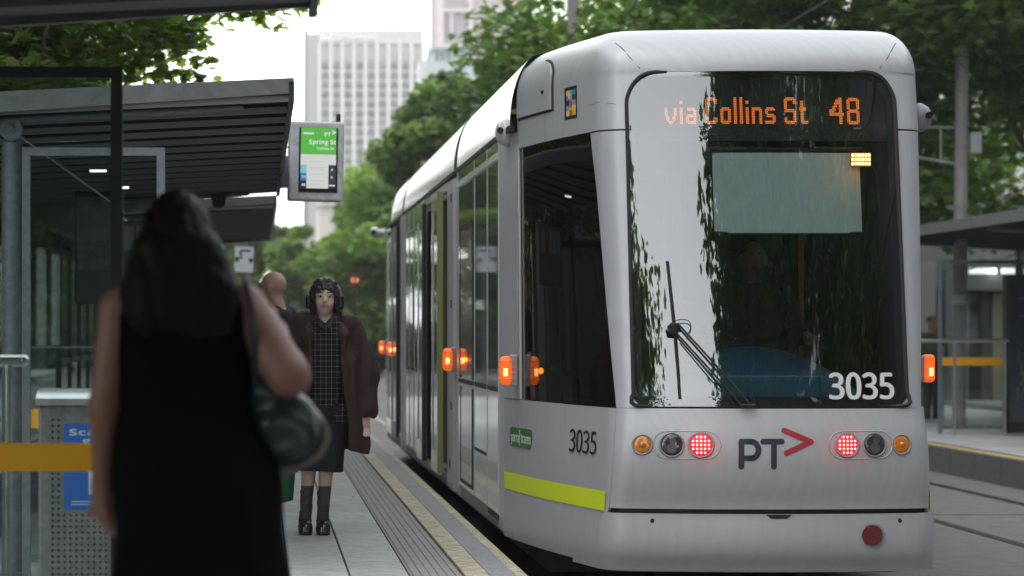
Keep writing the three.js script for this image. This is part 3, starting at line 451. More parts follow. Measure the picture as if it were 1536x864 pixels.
  for (const [a, b] of [[19.9, 20.5], [20.56, 21.15]]) { tp('window_pane', sb(sg, a, b, 1.27, 2.95, 0, .02), M.sideGlass); tp('waist_panel', sb(sg, a, b, .40, 1.235, .001, .02), M.gloss); tp('glazing_bar', sb(sg, b, b + .05, .4, 2.95, .004, .03), M.white); }
  const mir = tp('camera_pod', [rod(V(sg * HALF, 2.93, -21.6), V(sg * (HALF + .14), 2.93, -21.6), .05, .04), ball(.07, sg * (HALF + .13), 2.93, -21.6)], M.white); put(mir, 'camera_lens', disc(.035, .02, sg * (HALF + .15), 2.93, -21.53, 16), M.black);
}
{ // the far cab, narrowing to its own nose
  const w = (u) => HALF - .42 * sstep(20.8, 23.9, u), ring = (u0, u1, y0, y1) => grid((a, b) => { const t = a * 2 - 1, u = Math.abs(t) > .6 ? lerp(u0, u1, (1 - Math.abs(t)) / .4) : u1 + .12 * (1 - (t / .6) ** 2), x = Math.abs(t) > .6 ? Math.sign(t) * w(u) : w(u1) * t / .6; return V(x, lerp(y0, y1, b), -u); }, 30, 3);
  const cb = tp('cab_shell', [ring(21.2, 23.6, .30, 1.22), ring(21.2, 23.6, 2.85, 2.99)], M.silver); put(cb, 'cab_glass', ring(21.2, 23.55, 1.22, 2.85), M.sideGlass);
}
// ---------------------------------------------------------------- ground, road, rails, platforms
const PL = .30, EDGE = 1.493;
{
  const g = put(scene, 'ground', grid((a, b) => Object.assign(V(lerp(-900, 900, a), -.012, lerp(300, -1900, b)), { u: lerp(-900, 900, a), v: lerp(300, -1900, b) }), 2, 2, 1), M.asphalt, { kind: 'structure', keepUV: true });
  put(scene, 'road', span(EDGE + .02, 7.97, -.2, -.004, 60, -150), M.trackBed, { kind: 'structure' });
  const tr = structure('tramway'); tr.userData.origin = V(0, 0, 0);
  for (const c of [TX, 6.60]) for (const s of [-1, 1]) { const x = c + s * .7175; put(tr, 'rail', [span(x - .035, x + .035, -.05, .003, 60, -150)], M.rail); put(tr, 'rail_groove', span(x + (s < 0 ? .036 : -.075), x + (s < 0 ? .075 : -.036), -.05, .0008, 60, -150), M.black); }
  for (const z of [-19.3, -27, -41]) put(tr, 'track_joint', span(EDGE + .05, 7.9, -.05, .0004, z, z - .02), M.kerb);
}
{
  const pf = structure('platform'), top = PL - .012;
  put(pf, 'platform_base', span(-2.6, EDGE - .03, -.1, PL - .05, 10, -62), M.kerb);
  put(pf, 'platform_ramp', span(-2.6, EDGE - .1, -.1, .12, -62, -70), M.concrete);
  const cols = [-2.57, -1.875, -1.195, -.515, -.175, .165, .506, .838];
  cols.slice(0, -1).forEach((x, i) => { const w = cols[i + 1] - x, L = [1.35, 1.05, 1.2, 1.5][i % 4]; let z = -(i * .47 % 1);
    for (; z > -61; z -= L) put(pf, 'paving_slab', rbox(w - .010, .05, L - .010, x + w / 2, PL - .025 + rr(-.0012, .0012), z - L / 2, .006, 1), M.slab[Math.floor(rnd() * 3)]); });
  for (let z = 0, i = 0; z > -61; z -= .6, i++) {
    const far = z < -40; if (z > -8) continue;
    const t = put(pf, 'tactile_tile', [rbox(.286, .046, .594, .985, PL - .026, z - .3, .004, 1), ...(far ? [] : [0, 1, 2, 3, 4, 5].map((k) => rbox(.026, .012, .58, .868 + k * .0468, PL - .001, z - .3, .005, 1)))], M.tactile);
  }
  for (let z = -6, i = 0; z > -61; z -= .9, i++) {
    put(pf, 'edge_line', rbox(.132, .05, .892, 1.212, PL - .024 + rr(-.001, .001), z - .45, .004, 1), M.edgeYellow[i % 2]);
    put(pf, 'edge_stone', rbox(.140, .05, .892, 1.351, PL - .025 + rr(-.001, .001), z - .45 - .3, .004, 1), M.edgeGrey);
    put(pf, 'nosing', rbox(.068, .08, .892, 1.458, PL - .040, z - .45 - .1, .008, 2), M.edgeYellow[(i + 1) % 2]);
  }
}
{
  const pf = structure('platform', V(7.97, 0, -30)), farYellow = mat(C(.60, .46, .12), { roughness: .8, map: rep(nWorn, 1) });
  put(pf, 'platform_base', span(8.0, 12.6, -.1, PL - .004, 5, -70), M.concrete);
  for (let z = -16; z > -60; z -= 1.2) { put(pf, 'kerb_stone', rbox(.26, .34, 1.19, 8.10, .128, z, .012, 2), M.kerb); put(pf, 'edge_line', rbox(.11, .012, 1.19, 8.05, PL + .002, z, .004, 1), farYellow); }
  for (let x = 8.24, i = 0; x < 12; x += .6, i++) for (let z = -28 - (i % 2) * .45; z > -58; z -= .9) put(pf, 'paving_slab', rbox(.59, .03, .89, x + .3, PL - .006, z, .004, 1), M.slab[Math.floor(rnd() * 3)]);
  put(scene, 'footpath', span(15, 20, -.1, .14, 60, -160), M.concrete, { kind: 'structure' });
  put(scene, 'footpath', span(-14, -7.5, -.1, .14, 60, -160), M.concrete, { kind: 'structure' });
}
{ // chewing-gum marks and stray leaves
  const gum = [], lv = []; for (let i = 0; i < 170; i++) gum.push(new THREE.CircleGeometry(rr(.006, .017), 7).rotateX(-PI / 2).scale(rr(.7, 1.3), 1, 1).translate(rr(-.5, .82), PL + .0022, -rr(15.5, 34)));
  const gm = put(scene, 'gum_marks', gum, mat(C(.20, .195, .19), { roughness: .9 })); gm.userData = { kind: 'stuff', label: 'dark chewing gum marks on the pale paving slabs', category: 'gum marks' };
  for (let i = 0; i < 90; i++) { const far = i > 14, s = rr(.02, far ? .06 : .035); lv.push(new THREE.CircleGeometry(s, 5).scale(1, .6, 1).rotateX(-PI / 2 + rr(-.2, .2)).rotateY(rr(0, 6)).translate(far ? rr(4.6, 7.8) : rr(.1, 1.4), (far ? .008 : PL + .012) + .005, -rr(17, far ? 40 : 36))); }
  const lm = put(scene, 'fallen_leaves', lv, mat(C(.22, .18, .10), { roughness: .8 })); lm.userData = { kind: 'stuff', label: 'dry fallen leaves scattered on the road and platform', category: 'leaves' };
}
// ---------------------------------------------------------------- shelters on the platform
function makeShelter(label, at, o) { // roof from z0 (near) to z1 along the platform; side = +1 opens towards +x
  const T = thing('tram_shelter', label, 'tram shelter', at), { z0, z1, xo, xi, y, rise, pitch = .82 } = o, s = Math.sign(xo - xi);
  const yAt = (x) => y - rise * Math.abs(xo - x) / Math.abs(xo - xi);
  const n = Math.round((z0 - z1) / pitch), pt = (z0 - z1) / n;
  for (let i = 0; i < n; i++) { // lapped ceiling boards, each dropping a step at its near edge
    const za = z0 - i * pt, zb = za - pt + .012, g = new THREE.BufferGeometry();
    const c = [[xo, yAt(xo)], [xi, yAt(xi)]], v = []; for (const [x, yy] of c) for (const [z, dy] of [[za, -.050], [za, .02], [zb, .02], [zb, 0]]) v.push(x, yy + dy, z);
    g.setAttribute('position', new THREE.Float32BufferAttribute(v, 3)); g.setIndex([0, 1, 5, 0, 5, 4, 1, 2, 6, 1, 6, 5, 2, 3, 7, 2, 7, 6, 3, 0, 4, 3, 4, 7, 0, 3, 2, 0, 2, 1, 4, 5, 6, 4, 6, 7]); const f = g.toNonIndexed(); f.computeVertexNormals();
    put(T, 'ceiling_board', f, M.roofDark);
    const e = new THREE.BufferGeometry(), w = []; for (const [x, yy] of c) for (const [z, dy] of [[za + .004, -.054], [za + .004, -.02], [za - .022, -.02], [za - .022, -.054]]) w.push(x, yy + dy, z);
    e.setAttribute('position', new THREE.Float32BufferAttribute(w, 3)); e.setIndex([0, 1, 5, 0, 5, 4, 3, 0, 4, 3, 4, 7, 1, 2, 6, 1, 6, 5, 2, 3, 7, 2, 7, 6]); const h = e.toNonIndexed(); h.computeVertexNormals(); put(T, 'board_lip', h, o.lip ?? M.bronze);
  }
  const L = (z0 - z1) + .1, zm = (z0 + z1) / 2;
  const slope = Math.atan2(yAt(xo) - yAt(xi), Math.abs(xo - xi)) * s;
  put(T, 'roof_sheet', box(Math.abs(xo - xi) + .06, .03, L, 0, 0, 0).rotateZ(slope).translate((xo + xi) / 2, (yAt(xo) + yAt(xi)) / 2 + .055, zm), M.roofEdge);
  for (const z of [z0 + .04, z1 - .04]) { const sh = new THREE.Shape([[xo, yAt(xo) - .015], [xo, yAt(xo) + .045], [xi, yAt(xi) + .06], [xi, yAt(xi) - .06]].map(([x, yy]) => new THREE.Vector2(x, yy))); put(T, 'fascia', new THREE.ExtrudeGeometry(sh, { depth: .05, bevelEnabled: false }).translate(0, 0, z - .025), M.roofEdge); }
  put(T, 'roof_rim', span(Math.min(xo, xo + s * .03), Math.max(xo, xo + s * .03), yAt(xo) - .055, yAt(xo) + .05, z0 + .05, z1 - .05), M.roofDark);
  for (const z of o.posts) { put(T, 'column', [new THREE.CylinderGeometry(.058, .058, yAt(o.px) - PL - .2, 20).translate(o.px, (yAt(o.px) - .2 + PL) / 2, z), new THREE.CylinderGeometry(.09, .09, .02, 20).translate(o.px, PL + .01, z)], M.greySteel); put(T, 'column_head', [ball(.064, o.px, yAt(o.px) - .13, z, 20, 14), rod(V(o.px, yAt(o.px) - .22, z), V(o.px, yAt(o.px) - .1, z), .025), disc(.062, .05, o.px, yAt(o.px) - .13, z + .03, 28)], M.greySteel);
    put(T, 'roof_arm', rod(V(o.px - s * .3, yAt(o.px) - .09, z), V(xo - s * .25, yAt(xo) - .075, z), .03, .02), M.greySteel); put(T, 'tie_rod', rod(V(o.px + s * .03, yAt(o.px) - .15, z - .05), V(o.px + s * .48, yAt(o.px) - .46, z - 3.2), .009), M.chrome); }
  return T;
}
function endScreen(T, z, xa, xb, frame, top = 2.66, band = 1.168) { // glass end screen across the platform, with a frame and a yellow band
  const w = .045, g = sub(T, 'end_screen');
  put(g, 'frame', [span(xb - w, xb, PL, top, z + .022, z - .022), span(xa, xb - w, top - w, top, z + .022, z - .022), span(xa, xa + w, PL, top - w, z + .022, z - .022), span(xa + w, xb - w, PL + .08, PL + .12, z + .022, z - .022)], frame);
  put(g, 'pane', span(xa + w, xb - w, PL + .12, top - w, z + .005, z - .005), M.pane);
  put(g, 'contrast_band', span(xa + w, xb - w - .0, band - .052, band + .055, z + .007, z + .0058), M.bandYellow);
  return g;
}
function shelterInside(T, za, zb, xb) { // rear glass wall, bench, map case and poster box
  const n = Math.round((za - zb) / 1.9), w = (za - zb) / n, rear = sub(T, 'rear_wall');
  for (let i = 0; i < n; i++) { const a = za - i * w; put(rear, 'pane', span(xb - .006, xb + .006, PL + .15, 2.45, a - .03, a - w + .03), M.pane); put(rear, 'mullion', span(xb - .03, xb + .03, PL, 2.6, a + .025, a - .025), M.bronze); put(rear, 'rail', span(xb - .02, xb + .02, 2.45, 2.52, a - .03, a - w + .03), M.bronze); put(rear, 'rail', span(xb - .02, xb + .02, 1.30, 1.36, a - .03, a - w + .03), M.greySteel); }
  const be = sub(T, 'bench'); for (const k of [0, 1, 2, 3]) put(be, 'slat', rbox(.09, .03, za - zb - 4, xb + .25 + k * .11, PL + .46, (za + zb) / 2, .008), M.steel); for (const z of [za - 2.6, (za + zb) / 2, zb + 2.6]) put(be, 'leg', span(xb + .3, xb + .5, PL, PL + .44, z + .03, z - .03), M.greySteel);
}
const sh1 = makeShelter('dark shelter roof over the woman in black, nearest along the platform', V(-1, PL, -6), { z0: 4, z1: -12.0, xo: .20, xi: -2.3, y: 2.965, rise: .115, posts: [-2.5], px: -1.37, lip: M.roofEdge });
endScreen(sh1, -11.45, -2.0, -.519, M.bronze); shelterInside(sh1, -1, -11.2, -2.1);
const sh2 = makeShelter('slatted shelter roof on the grey column behind the rubbish bin, screen attached', V(-1, PL, -22), { z0: -16.45, z1: -28.0, xo: .165, xi: -2.3, y: 2.965, rise: .115, posts: [-16.6, -27], px: -1.365, lip: M.boardLip });
endScreen(sh2, -16.5, -1.30, -.515, M.greySteel); endScreen(sh2, -27.6, -1.30, -.515, M.greySteel); shelterInside(sh2, -17, -27.5, -2.1);
{ // things under the second roof
  put(sh2, 'ceiling_speaker', [new THREE.CylinderGeometry(.075, .06, .05, 24).translate(-.36, 2.85, -27.0), ball(.062, -.36, 2.815, -27.0)], M.black);
  for (const [x, z] of [[-1.2, -19], [-1.15, -21.5], [-1.1, -24]]) put(sh2, 'ceiling_light', box(.12, .015, .06, x, 2.80, z), glow(1, .95, .85, 3, [.6, .6, .6]));
  const ad = thing('poster_case', 'blue and white backlit poster case behind the shelter glass', 'poster case', V(-1.05, PL, -21));
  put(ad, 'case', rbox(.34, .80, .10, -1.13, 2.24, -21.2, .02), M.bronze); put(ad, 'leg', span(-1.16, -1.10, PL, 1.85, -21.18, -21.22), M.bronze);
  const pt = canvasTex(128, 320, (g, w, h) => { g.fillStyle = '#9fb2b4'; g.fillRect(0, 0, w, h); for (let i = 0; i < 90; i++) { const v = 90 + Math.floor(rnd() * 130); g.fillStyle = `rgba(${v * .85 | 0},${v},${v * 1.05 | 0},.5)`; g.fillRect(rnd() * w - 20, rnd() * h, 10 + rnd() * 50, 10 + rnd() * 80); } g.fillStyle = '#40555c'; g.fillRect(0, h * .72, w, h * .28); });
  put(ad, 'poster', grid((a, b) => V(lerp(-1.28, -.98, a), lerp(1.88, 2.60, b), -21.145), 1, 1), mat(C(.30), { map: pt, roughness: .3 }), { keepUV: true });
  const tt = thing('timetable_board', 'timetable board with rows of grey and red strips inside the slatted shelter', 'timetable board', V(-.72, PL, -24.5));
  put(tt, 'board', rbox(.62, .5, .05, -.83, 2.30, -24.5, .01), M.roofEdge); for (let i = 0; i < 5; i++) put(tt, 'strip', box(.085, .2, .01, -1.06 + i * .105, 2.41, -24.472), i === 3 ? mat(C(.28, .09, .07)) : mat(C(.34, .34, .36))); for (let i = 0; i < 4; i++) put(tt, 'strip', box(.1, .14, .01, -1.02 + i * .13, 2.17, -24.472), mat(C(.16, .17, .17)));
  put(tt, 'leg', [span(-1.06, -1.02, PL, 2.06, -24.49, -24.52), span(-.66, -.62, PL, 2.06, -24.49, -24.52)], M.greySteel);
}
const sh3 = makeShelter('small distant slatted shelter roof beyond the sign with green and white screen', V(-1, PL, -36), { z0: -30.6, z1: -42.6, xo: .155, xi: -2.3, y: 2.965, rise: .11, posts: [-30.8, -41], px: -1.36, lip: M.boardLip });
endScreen(sh3, -30.7, -1.30, -.51, M.greySteel); endScreen(sh3, -42, -1.30, -.51, M.greySteel); shelterInside(sh3, -31.5, -42, -2.1);
// ---------------------------------------------------------------- right-hand platform
{
  const T = makeShelter('tram shelter with glass screen across the tracks on the far platform', V(10, PL, -40), { z0: -33, z1: -44, xo: 8.86, xi: 11.6, y: 3.0, rise: .14, posts: [-37.5, -43], px: 10.9, pitch: .7 });
  put(T, 'fascia', span(8.80, 8.88, 2.93, 3.05, -32.9, -44.1), M.roofEdge);
  endScreen(T, -39.2, 8.88, 10.05, M.greySteel, 2.58, 1.255);
  const ad = thing('advertising_panel', 'tall dark blue advertising panel inside the shelter across the tracks', 'advertising panel', V(10.3, PL, -38.6));
  put(ad, 'case', rbox(.42, 2.05, .22, 9.88, PL + 1.06, -38.9, .02), M.black);
  const bl = canvasTex(64, 256, (g, w, h) => { const q = g.createLinearGradient(0, 0, 0, h); q.addColorStop(0, '#31414f'); q.addColorStop(.55, '#39485c'); q.addColorStop(1, '#6d757c'); g.fillStyle = q; g.fillRect(0, 0, w, h); g.fillStyle = '#8796a2'; g.fillRect(16, 28, 30, 3); g.fillRect(20, 60, 24, 2); g.fillStyle = '#8f8d8c'; for (let i = 0; i < 16; i++) g.fillRect(6 + rnd() * 50, 120 + rnd() * 110, 3 + rnd() * 6, 8 + rnd() * 22); });
  put(ad, 'poster', grid((a, b) => V(lerp(9.72, 10.04, a), lerp(PL + .18, PL + 1.98, b), -38.785), 1, 1), mat(C(.42), { map: bl, roughness: .2 }), { keepUV: true });
  const bk = thing('shelter_wall', 'black solid wall panel beside the dark blue advertising panel', 'wall panel', V(10.4, PL, -38));
  put(bk, 'panel', rbox(.6, 2.2, .1, 10.42, PL + 1.1, -37.6, .01), M.black); put(bk, 'cap', span(10.1, 10.75, PL + 2.2, PL + 2.24, -37.5, -37.7), M.bronze);
  const bn = thing('litter_bin', 'dark litter bin standing at the edge of the far platform', 'litter bin', V(8.9, PL, -33.4));
  put(bn, 'body', rbox(.5, .82, .5, 8.93, PL + .42, -33.6, .03), M.bronze); put(bn, 'lid', rbox(.56, .10, .56, 8.93, PL + .86, -33.6, .03), M.roofEdge);
  const hr = thing('handrail', 'pale tubular handrail beside the yellow band across the tracks', 'handrail', V(8.9, PL, -39));
  put(hr, 'rail', tube([V(8.4, 1.53, -38.8), V(9.2, 1.53, -38.8), V(9.7, 1.53, -38.8)], .024), M.steel); for (const x of [8.5, 9.0, 9.65]) put(hr, 'post', rod(V(x, PL, -38.8), V(x, 1.53, -38.8), .02), M.steel);
  const f2 = thing('glass_barrier', 'clear glass barrier with slim steel posts on the far platform', 'glass barrier', V(9, PL, -41));
  for (const x of [8.6, 9.35]) put(f2, 'post', span(x - .02, x + .02, PL, PL + 1.15, -41, -41.04), M.steel); put(f2, 'pane', span(8.62, 9.33, PL + .1, PL + 1.1, -41.01, -41.02), M.pane);
}
{ // steel pole with bracket arms
  const p = thing('tram_pole', 'rust-streaked grey steel pole with bracket arms above the far shelter', 'pole', V(9.83, 0, -42));
  put(p, 'shaft', [rod(V(9.80, 0, -42), V(9.88, 9, -42), .098, .085, 20)], M.poleRust); for (const y of [3.4, 4.25, 4.55, 5.2]) put(p, 'clamp', new THREE.CylinderGeometry(.108, .108, .06, 20).translate(9.80 + y * .009, y, -42), M.silverDark);
  put(p, 'bracket_arm', [rod(V(9.8, 4.50, -42), V(8.7, 4.52, -42), .022), rod(V(9.8, 3.98, -42), V(8.55, 4.22, -42), .022), rod(V(9.55, 4.5, -42), V(9.55, 4.0, -42), .016)], M.steel); put(p, 'junction_box', rbox(.16, .30, .14, 10.02, 4.28, -41.95, .02), M.silver);
  put(p, 'notice', new THREE.CylinderGeometry(.101, .101, .13, 20).translate(9.81, 2.1, -42), mat(C(.6)));
  const q = thing('tram_pole', 'leaning grey pole rising behind the roof of the tram', 'pole', V(5.4, 0, -50)); put(q, 'shaft', rod(V(5.55, 0, -50), V(5.16, 9, -50), .13, .1, 16), M.poleRust); put(q, 'base_collar', new THREE.CylinderGeometry(.2, .22, .3, 16).translate(5.55, .15, -50), M.poleRust);
  const m = thing('lamp_mast', 'slim tall pale grey mast standing beside the pale tower', 'mast', V(2.3, 0, -150)); put(m, 'shaft', rod(V(2.32, 0, -150), V(2.36, 16.7, -150), .11, .10, 12), mat(C(.40, .41, .42))); put(m, 'base', new THREE.CylinderGeometry(.2, .24, .8, 12).translate(2.32, .4, -150), mat(C(.35)));
  // wires above the tracks
  [[TX, 'thin black contact wire above the stopped tram'], [6.6, 'thin black contact wire above the empty far track']].forEach(([x, lb]) => { const w = thing('overhead_wire', lb, 'wire', V(x, 5.5, -60), 'contact wires'); put(w, 'wire', tube([V(x, 5.5, 40), V(x, 5.48, -20), V(x, 5.5, -60), V(x, 5.5, -150)], .009, 40, 6), M.black); });
}
// ---------------------------------------------------------------- small things on the platform
{ // rubbish bin
  const z = -13.4, x0 = -.985, x1 = -.20, b = thing('rubbish_bin', 'perforated grey steel rubbish bin with a rounded steel top and blue notice', 'bin', V((x0 + x1) / 2, PL, z - .25));
  const skinM = mat(C(.33, .335, .33), { roughness: .5, metalness: .3, map: rep(nFine, 1.2) });
  put(b, 'body', [rbox(x1 - x0, .98, .5, (x0 + x1) / 2, PL + .53, z - .25, .015)], skinM);
  put(b, 'top', [new THREE.CylinderGeometry(.275, .275, x1 - x0 + .02, 28, 1, false, 0, PI).rotateZ(PI / 2).scale(1, .22, 1).rotateX(0).translate((x0 + x1) / 2, PL + 1.03, z - .25), box(x1 - x0 + .02, .03, .55, (x0 + x1) / 2, PL + 1.035, z - .25)], M.steel);
  const holes = [], pit = .0265; for (let i = 0; i < 25; i++) for (let j = 0; j < 34; j++) { const x = x0 + .065 + i * pit, y = PL + .08 + j * pit; if (x > x0 + .095 && x < x1 - .11 && y > PL + .545) continue; if (x > x1 - .05) continue; holes.push(new THREE.CircleGeometry(.0068, 6).scale(1.25, .8, 1).rotateZ((i + j) % 2 ? .7 : -.7).translate(x, y, z + .0015)); }
  put(b, 'perforations', holes, M.black, { kind: 'stuff' });
  const nt = canvasTex(256, 360, (g, w, h) => { g.fillStyle = '#2a6fd2'; g.fillRect(0, 0, w, h); g.fillStyle = '#e8eef5'; g.font = 'bold 37px sans-serif'; g.fillText('Scan', 10, 50); g.fillText('gr', 38, 86); g.fillRect(52, 168, 150, 130); g.fillStyle = '#cfd9ea'; g.fillRect(16, 326, 90, 5); g.fillRect(16, 338, 70, 5); });
  put(b, 'notice', grid((a, c) => V(lerp(x0 + .115, x1 - .13, a), lerp(PL + .556, PL + .938, c), z + .003), 1, 1), mat(C(1), { map: nt, roughness: .4 }), { keepUV: true, label: 'blue notice with white lettering' });
  const r = thing('handrail', 'short chrome handrail end at the near glass screen', 'handrail', V(-1.2, PL, -12.2)); put(r, 'rail', [tube([V(-1.9, 1.53, -12.2), V(-1.3, 1.53, -12.2), V(-.965, 1.53, -12.2)], .024, 16, 12), ball(.024, -.955, 1.53, -12.2)], M.chrome); for (const x of [-1.02, -1.7]) put(r, 'post', [rod(V(x, PL, -12.2), V(x, 1.53, -12.2), .018)], M.chrome);
}
{ // passenger information display
  const d = 24, p0 = P(433, 302, d), p1 = P(517, 182, d), cx = (p0.x + p1.x) / 2, cy = (p0.y + p1.y) / 2, w = p1.x - p0.x, h = p1.y - p0.y, T = thing('information_display', 'grey framed passenger information screen, green above white, hung from the shelter roof', 'display', V(cx, cy - h / 2, -d));
  const tilt = (g) => g.rotateY(.10).rotateZ(-.018).translate(cx, cy, -d);
  put(T, 'case', tilt(rbox(w * .985, h, .14, 0, 0, -.07, .022, 4)), mat(C(.60, .62, .65), { roughness: .35, map: rep(nFine, .8) }));
  put(T, 'screen_border', tilt(rbox(w * .70, h * .815, .012, .012, .012, .002, .02)), M.blackGloss);
  const ct = canvasTex(300, 540, (g, W, H) => {
    g.fillStyle = '#eef0ec'; g.fillRect(0, 0, W, H); g.fillStyle = '#66cf50'; g.fillRect(0, 0, W, H * .44);
    g.fillStyle = '#fff'; g.fillRect(18, 46, 92, 14); g.font = 'bold 50px sans-serif'; g.fillText('PT', 195, 76); g.lineWidth = 9; g.strokeStyle = '#fff'; g.beginPath(); g.moveTo(262, 26); g.lineTo(292, 40); g.lineTo(264, 56); g.stroke();
    g.font = 'bold 54px sans-serif'; g.fillText('Spring St', 68, 146); g.font = 'bold 32px sans-serif'; g.fillText('Collins St', 136, 196);
    g.fillStyle = '#c9ccc8'; for (const y of [300, 352, 366, 412, 470, 500]) g.fillRect(78, y, 120, 4);
    g.fillStyle = '#8fd8ec'; g.fillRect(0, 330, 52, 74); g.fillStyle = '#3f8fd0'; g.fillRect(0, 404, 52, 66); g.fillStyle = '#1d2a44'; g.fillRect(0, 470, 52, 70); g.fillStyle = '#fff'; g.font = 'bold 34px sans-serif'; g.fillText('48', 8, 520); g.fillText('11', 10, 450);
    g.fillStyle = '#2f3a48'; g.fillRect(238, 330, 62, 210); g.fillStyle = '#fff'; g.fillText('4', 258, 384); g.fillText('9', 258, 452); g.fillRect(244, 506, 50, 12); g.fillStyle = '#6c7684'; g.fillRect(238, 398, 62, 3); g.fillRect(238, 470, 62, 3);
  });
  const sc = grid((a, b) => V(lerp(-.5, .5, a) * w * .635 + .012, lerp(-.5, .5, b) * h * .76 + .026, .009), 1, 1); put(T, 'screen', tilt(sc), new THREE.MeshStandardMaterial({ color: 0x111111, emissive: 0xffffff, emissiveMap: ct, emissiveIntensity: .78, roughness: .3 }), { keepUV: true, label: 'lit screen reading Spring St' });
  put(T, 'aerial', tilt(rod(V(.175, h / 2, -.05), V(.175, h / 2 + .065, -.05), .02, .018)), M.black); put(T, 'bracket', [rbox(.10, .26, .05, p0.x - .03, cy - .08, -d - .08, .01), rod(V(p0.x - .09, 2.93, -d - .08), V(p0.x + .02, cy, -d - .08), .014)], M.greySteel); put(T, 'cable', tube([V(p0.x - .06, 2.9, -d - .05), V(p0.x - .035, cy + .1, -d), V(p0.x + .02, cy + .12, -d - .02)], .007), M.bronze);
}
{ // hook-turn sign on its post
  const d = 46, c = P(366, 389, d), w = .29, h = .39, T = thing('road_sign', 'white traffic sign with a black hooked arrow on a slim post', 'sign', V(c.x, PL, -d));
  const tx = canvasTex(128, 172, (g, W, H) => { g.fillStyle = '#d9dbe2'; g.fillRect(0, 0, W, H); g.strokeStyle = '#15181e'; g.lineWidth = 13; g.beginPath(); g.moveTo(44, 84); g.lineTo(44, 64); g.quadraticCurveTo(38, 40, 42, 28); g.lineTo(108, 28); g.stroke(); g.fillStyle = '#15181e'; g.fillRect(4, 72, 26, 30); g.fillRect(98, 76, 26, 30); });
  const turn = (g) => g.rotateZ(-.03).translate(c.x, c.y, -d);
  put(T, 'plate', turn(box(w, h, .012, 0, 0, -.007)), M.silverDark); put(T, 'sign_face', turn(grid((a, b) => V(lerp(-w / 2, w / 2, a), lerp(-h / 2, h / 2, b), .001), 1, 1)), mat(C(.78), { map: tx, roughness: .4 }), { keepUV: true }); put(T, 'post', rod(V(c.x + .03, PL, -d - .04), V(c.x + .03, c.y + .26, -d - .04), .03), M.greySteel);
  const a = P(532, 420, 95), L = thing('signal_lamp', 'small glowing orange round signal among the distant leaves', 'signal', V(a.x, 0, a.z)); put(L, 'post', rod(V(a.x, 0, a.z), V(a.x, a.y + .3, a.z), .06), M.bronze); put(L, 'housing', rbox(.3, .5, .18, a.x, a.y, a.z - .12, .03), M.black); put(L, 'lens', disc(.10, .03, a.x, a.y, a.z), glow(1, .35, .12, 1.6)); const pl = new THREE.PointLight(0xff7a30, .3); pl.position.set(a.x, a.y, a.z + .2); pl.castShadow = true; scene.add(pl);
}
// ---------------------------------------------------------------- people (each built round its own feet, facing +z, then turned)
const SKIN = [.50, .30, .23], SKIN2 = [.27, .135, .10];
function person(label, x, d, turn, y = PL) { const g = thing('person', label, 'person', V(x, y, -d)); g.rotation.y = turn; return g; }
const skinMat = bodyMat({ roughness: .5, sheen: .2, sheenColor: C(.5, .2, .15), sheenRoughness: .6 });
const face = (p, c, s, eyeCol = [.03, .02, .015]) => { // eyes and brows as small pieces of the face
  for (const k of [-1, 1]) { const e = put(p, 'eye', [ball(.0085 * s, c[0] + k * .028 * s, c[1] + .006 * s, c[2] + .0745 * s, 10, 8).translate(0, 0, 0)], mat(C(.30, .27, .25), { roughness: .2 }), { local: true }); put(e, 'iris', ball(.0052 * s, c[0] + k * .028 * s, c[1] + .006 * s, c[2] + .0795 * s, 8, 6), mat(C(...eyeCol), { roughness: .15 }), { local: true });
    put(p, 'eyebrow', tube([V(c[0] + k * .014 * s, c[1] + .030 * s, c[2] + .086 * s), V(c[0] + k * .030 * s, c[1] + .035 * s, c[2] + .082 * s), V(c[0] + k * .046 * s, c[1] + .028 * s, c[2] + .068 * s)], .0038 * s, 8, 5), mat(C(.035, .022, .016)), { local: true }); }
};
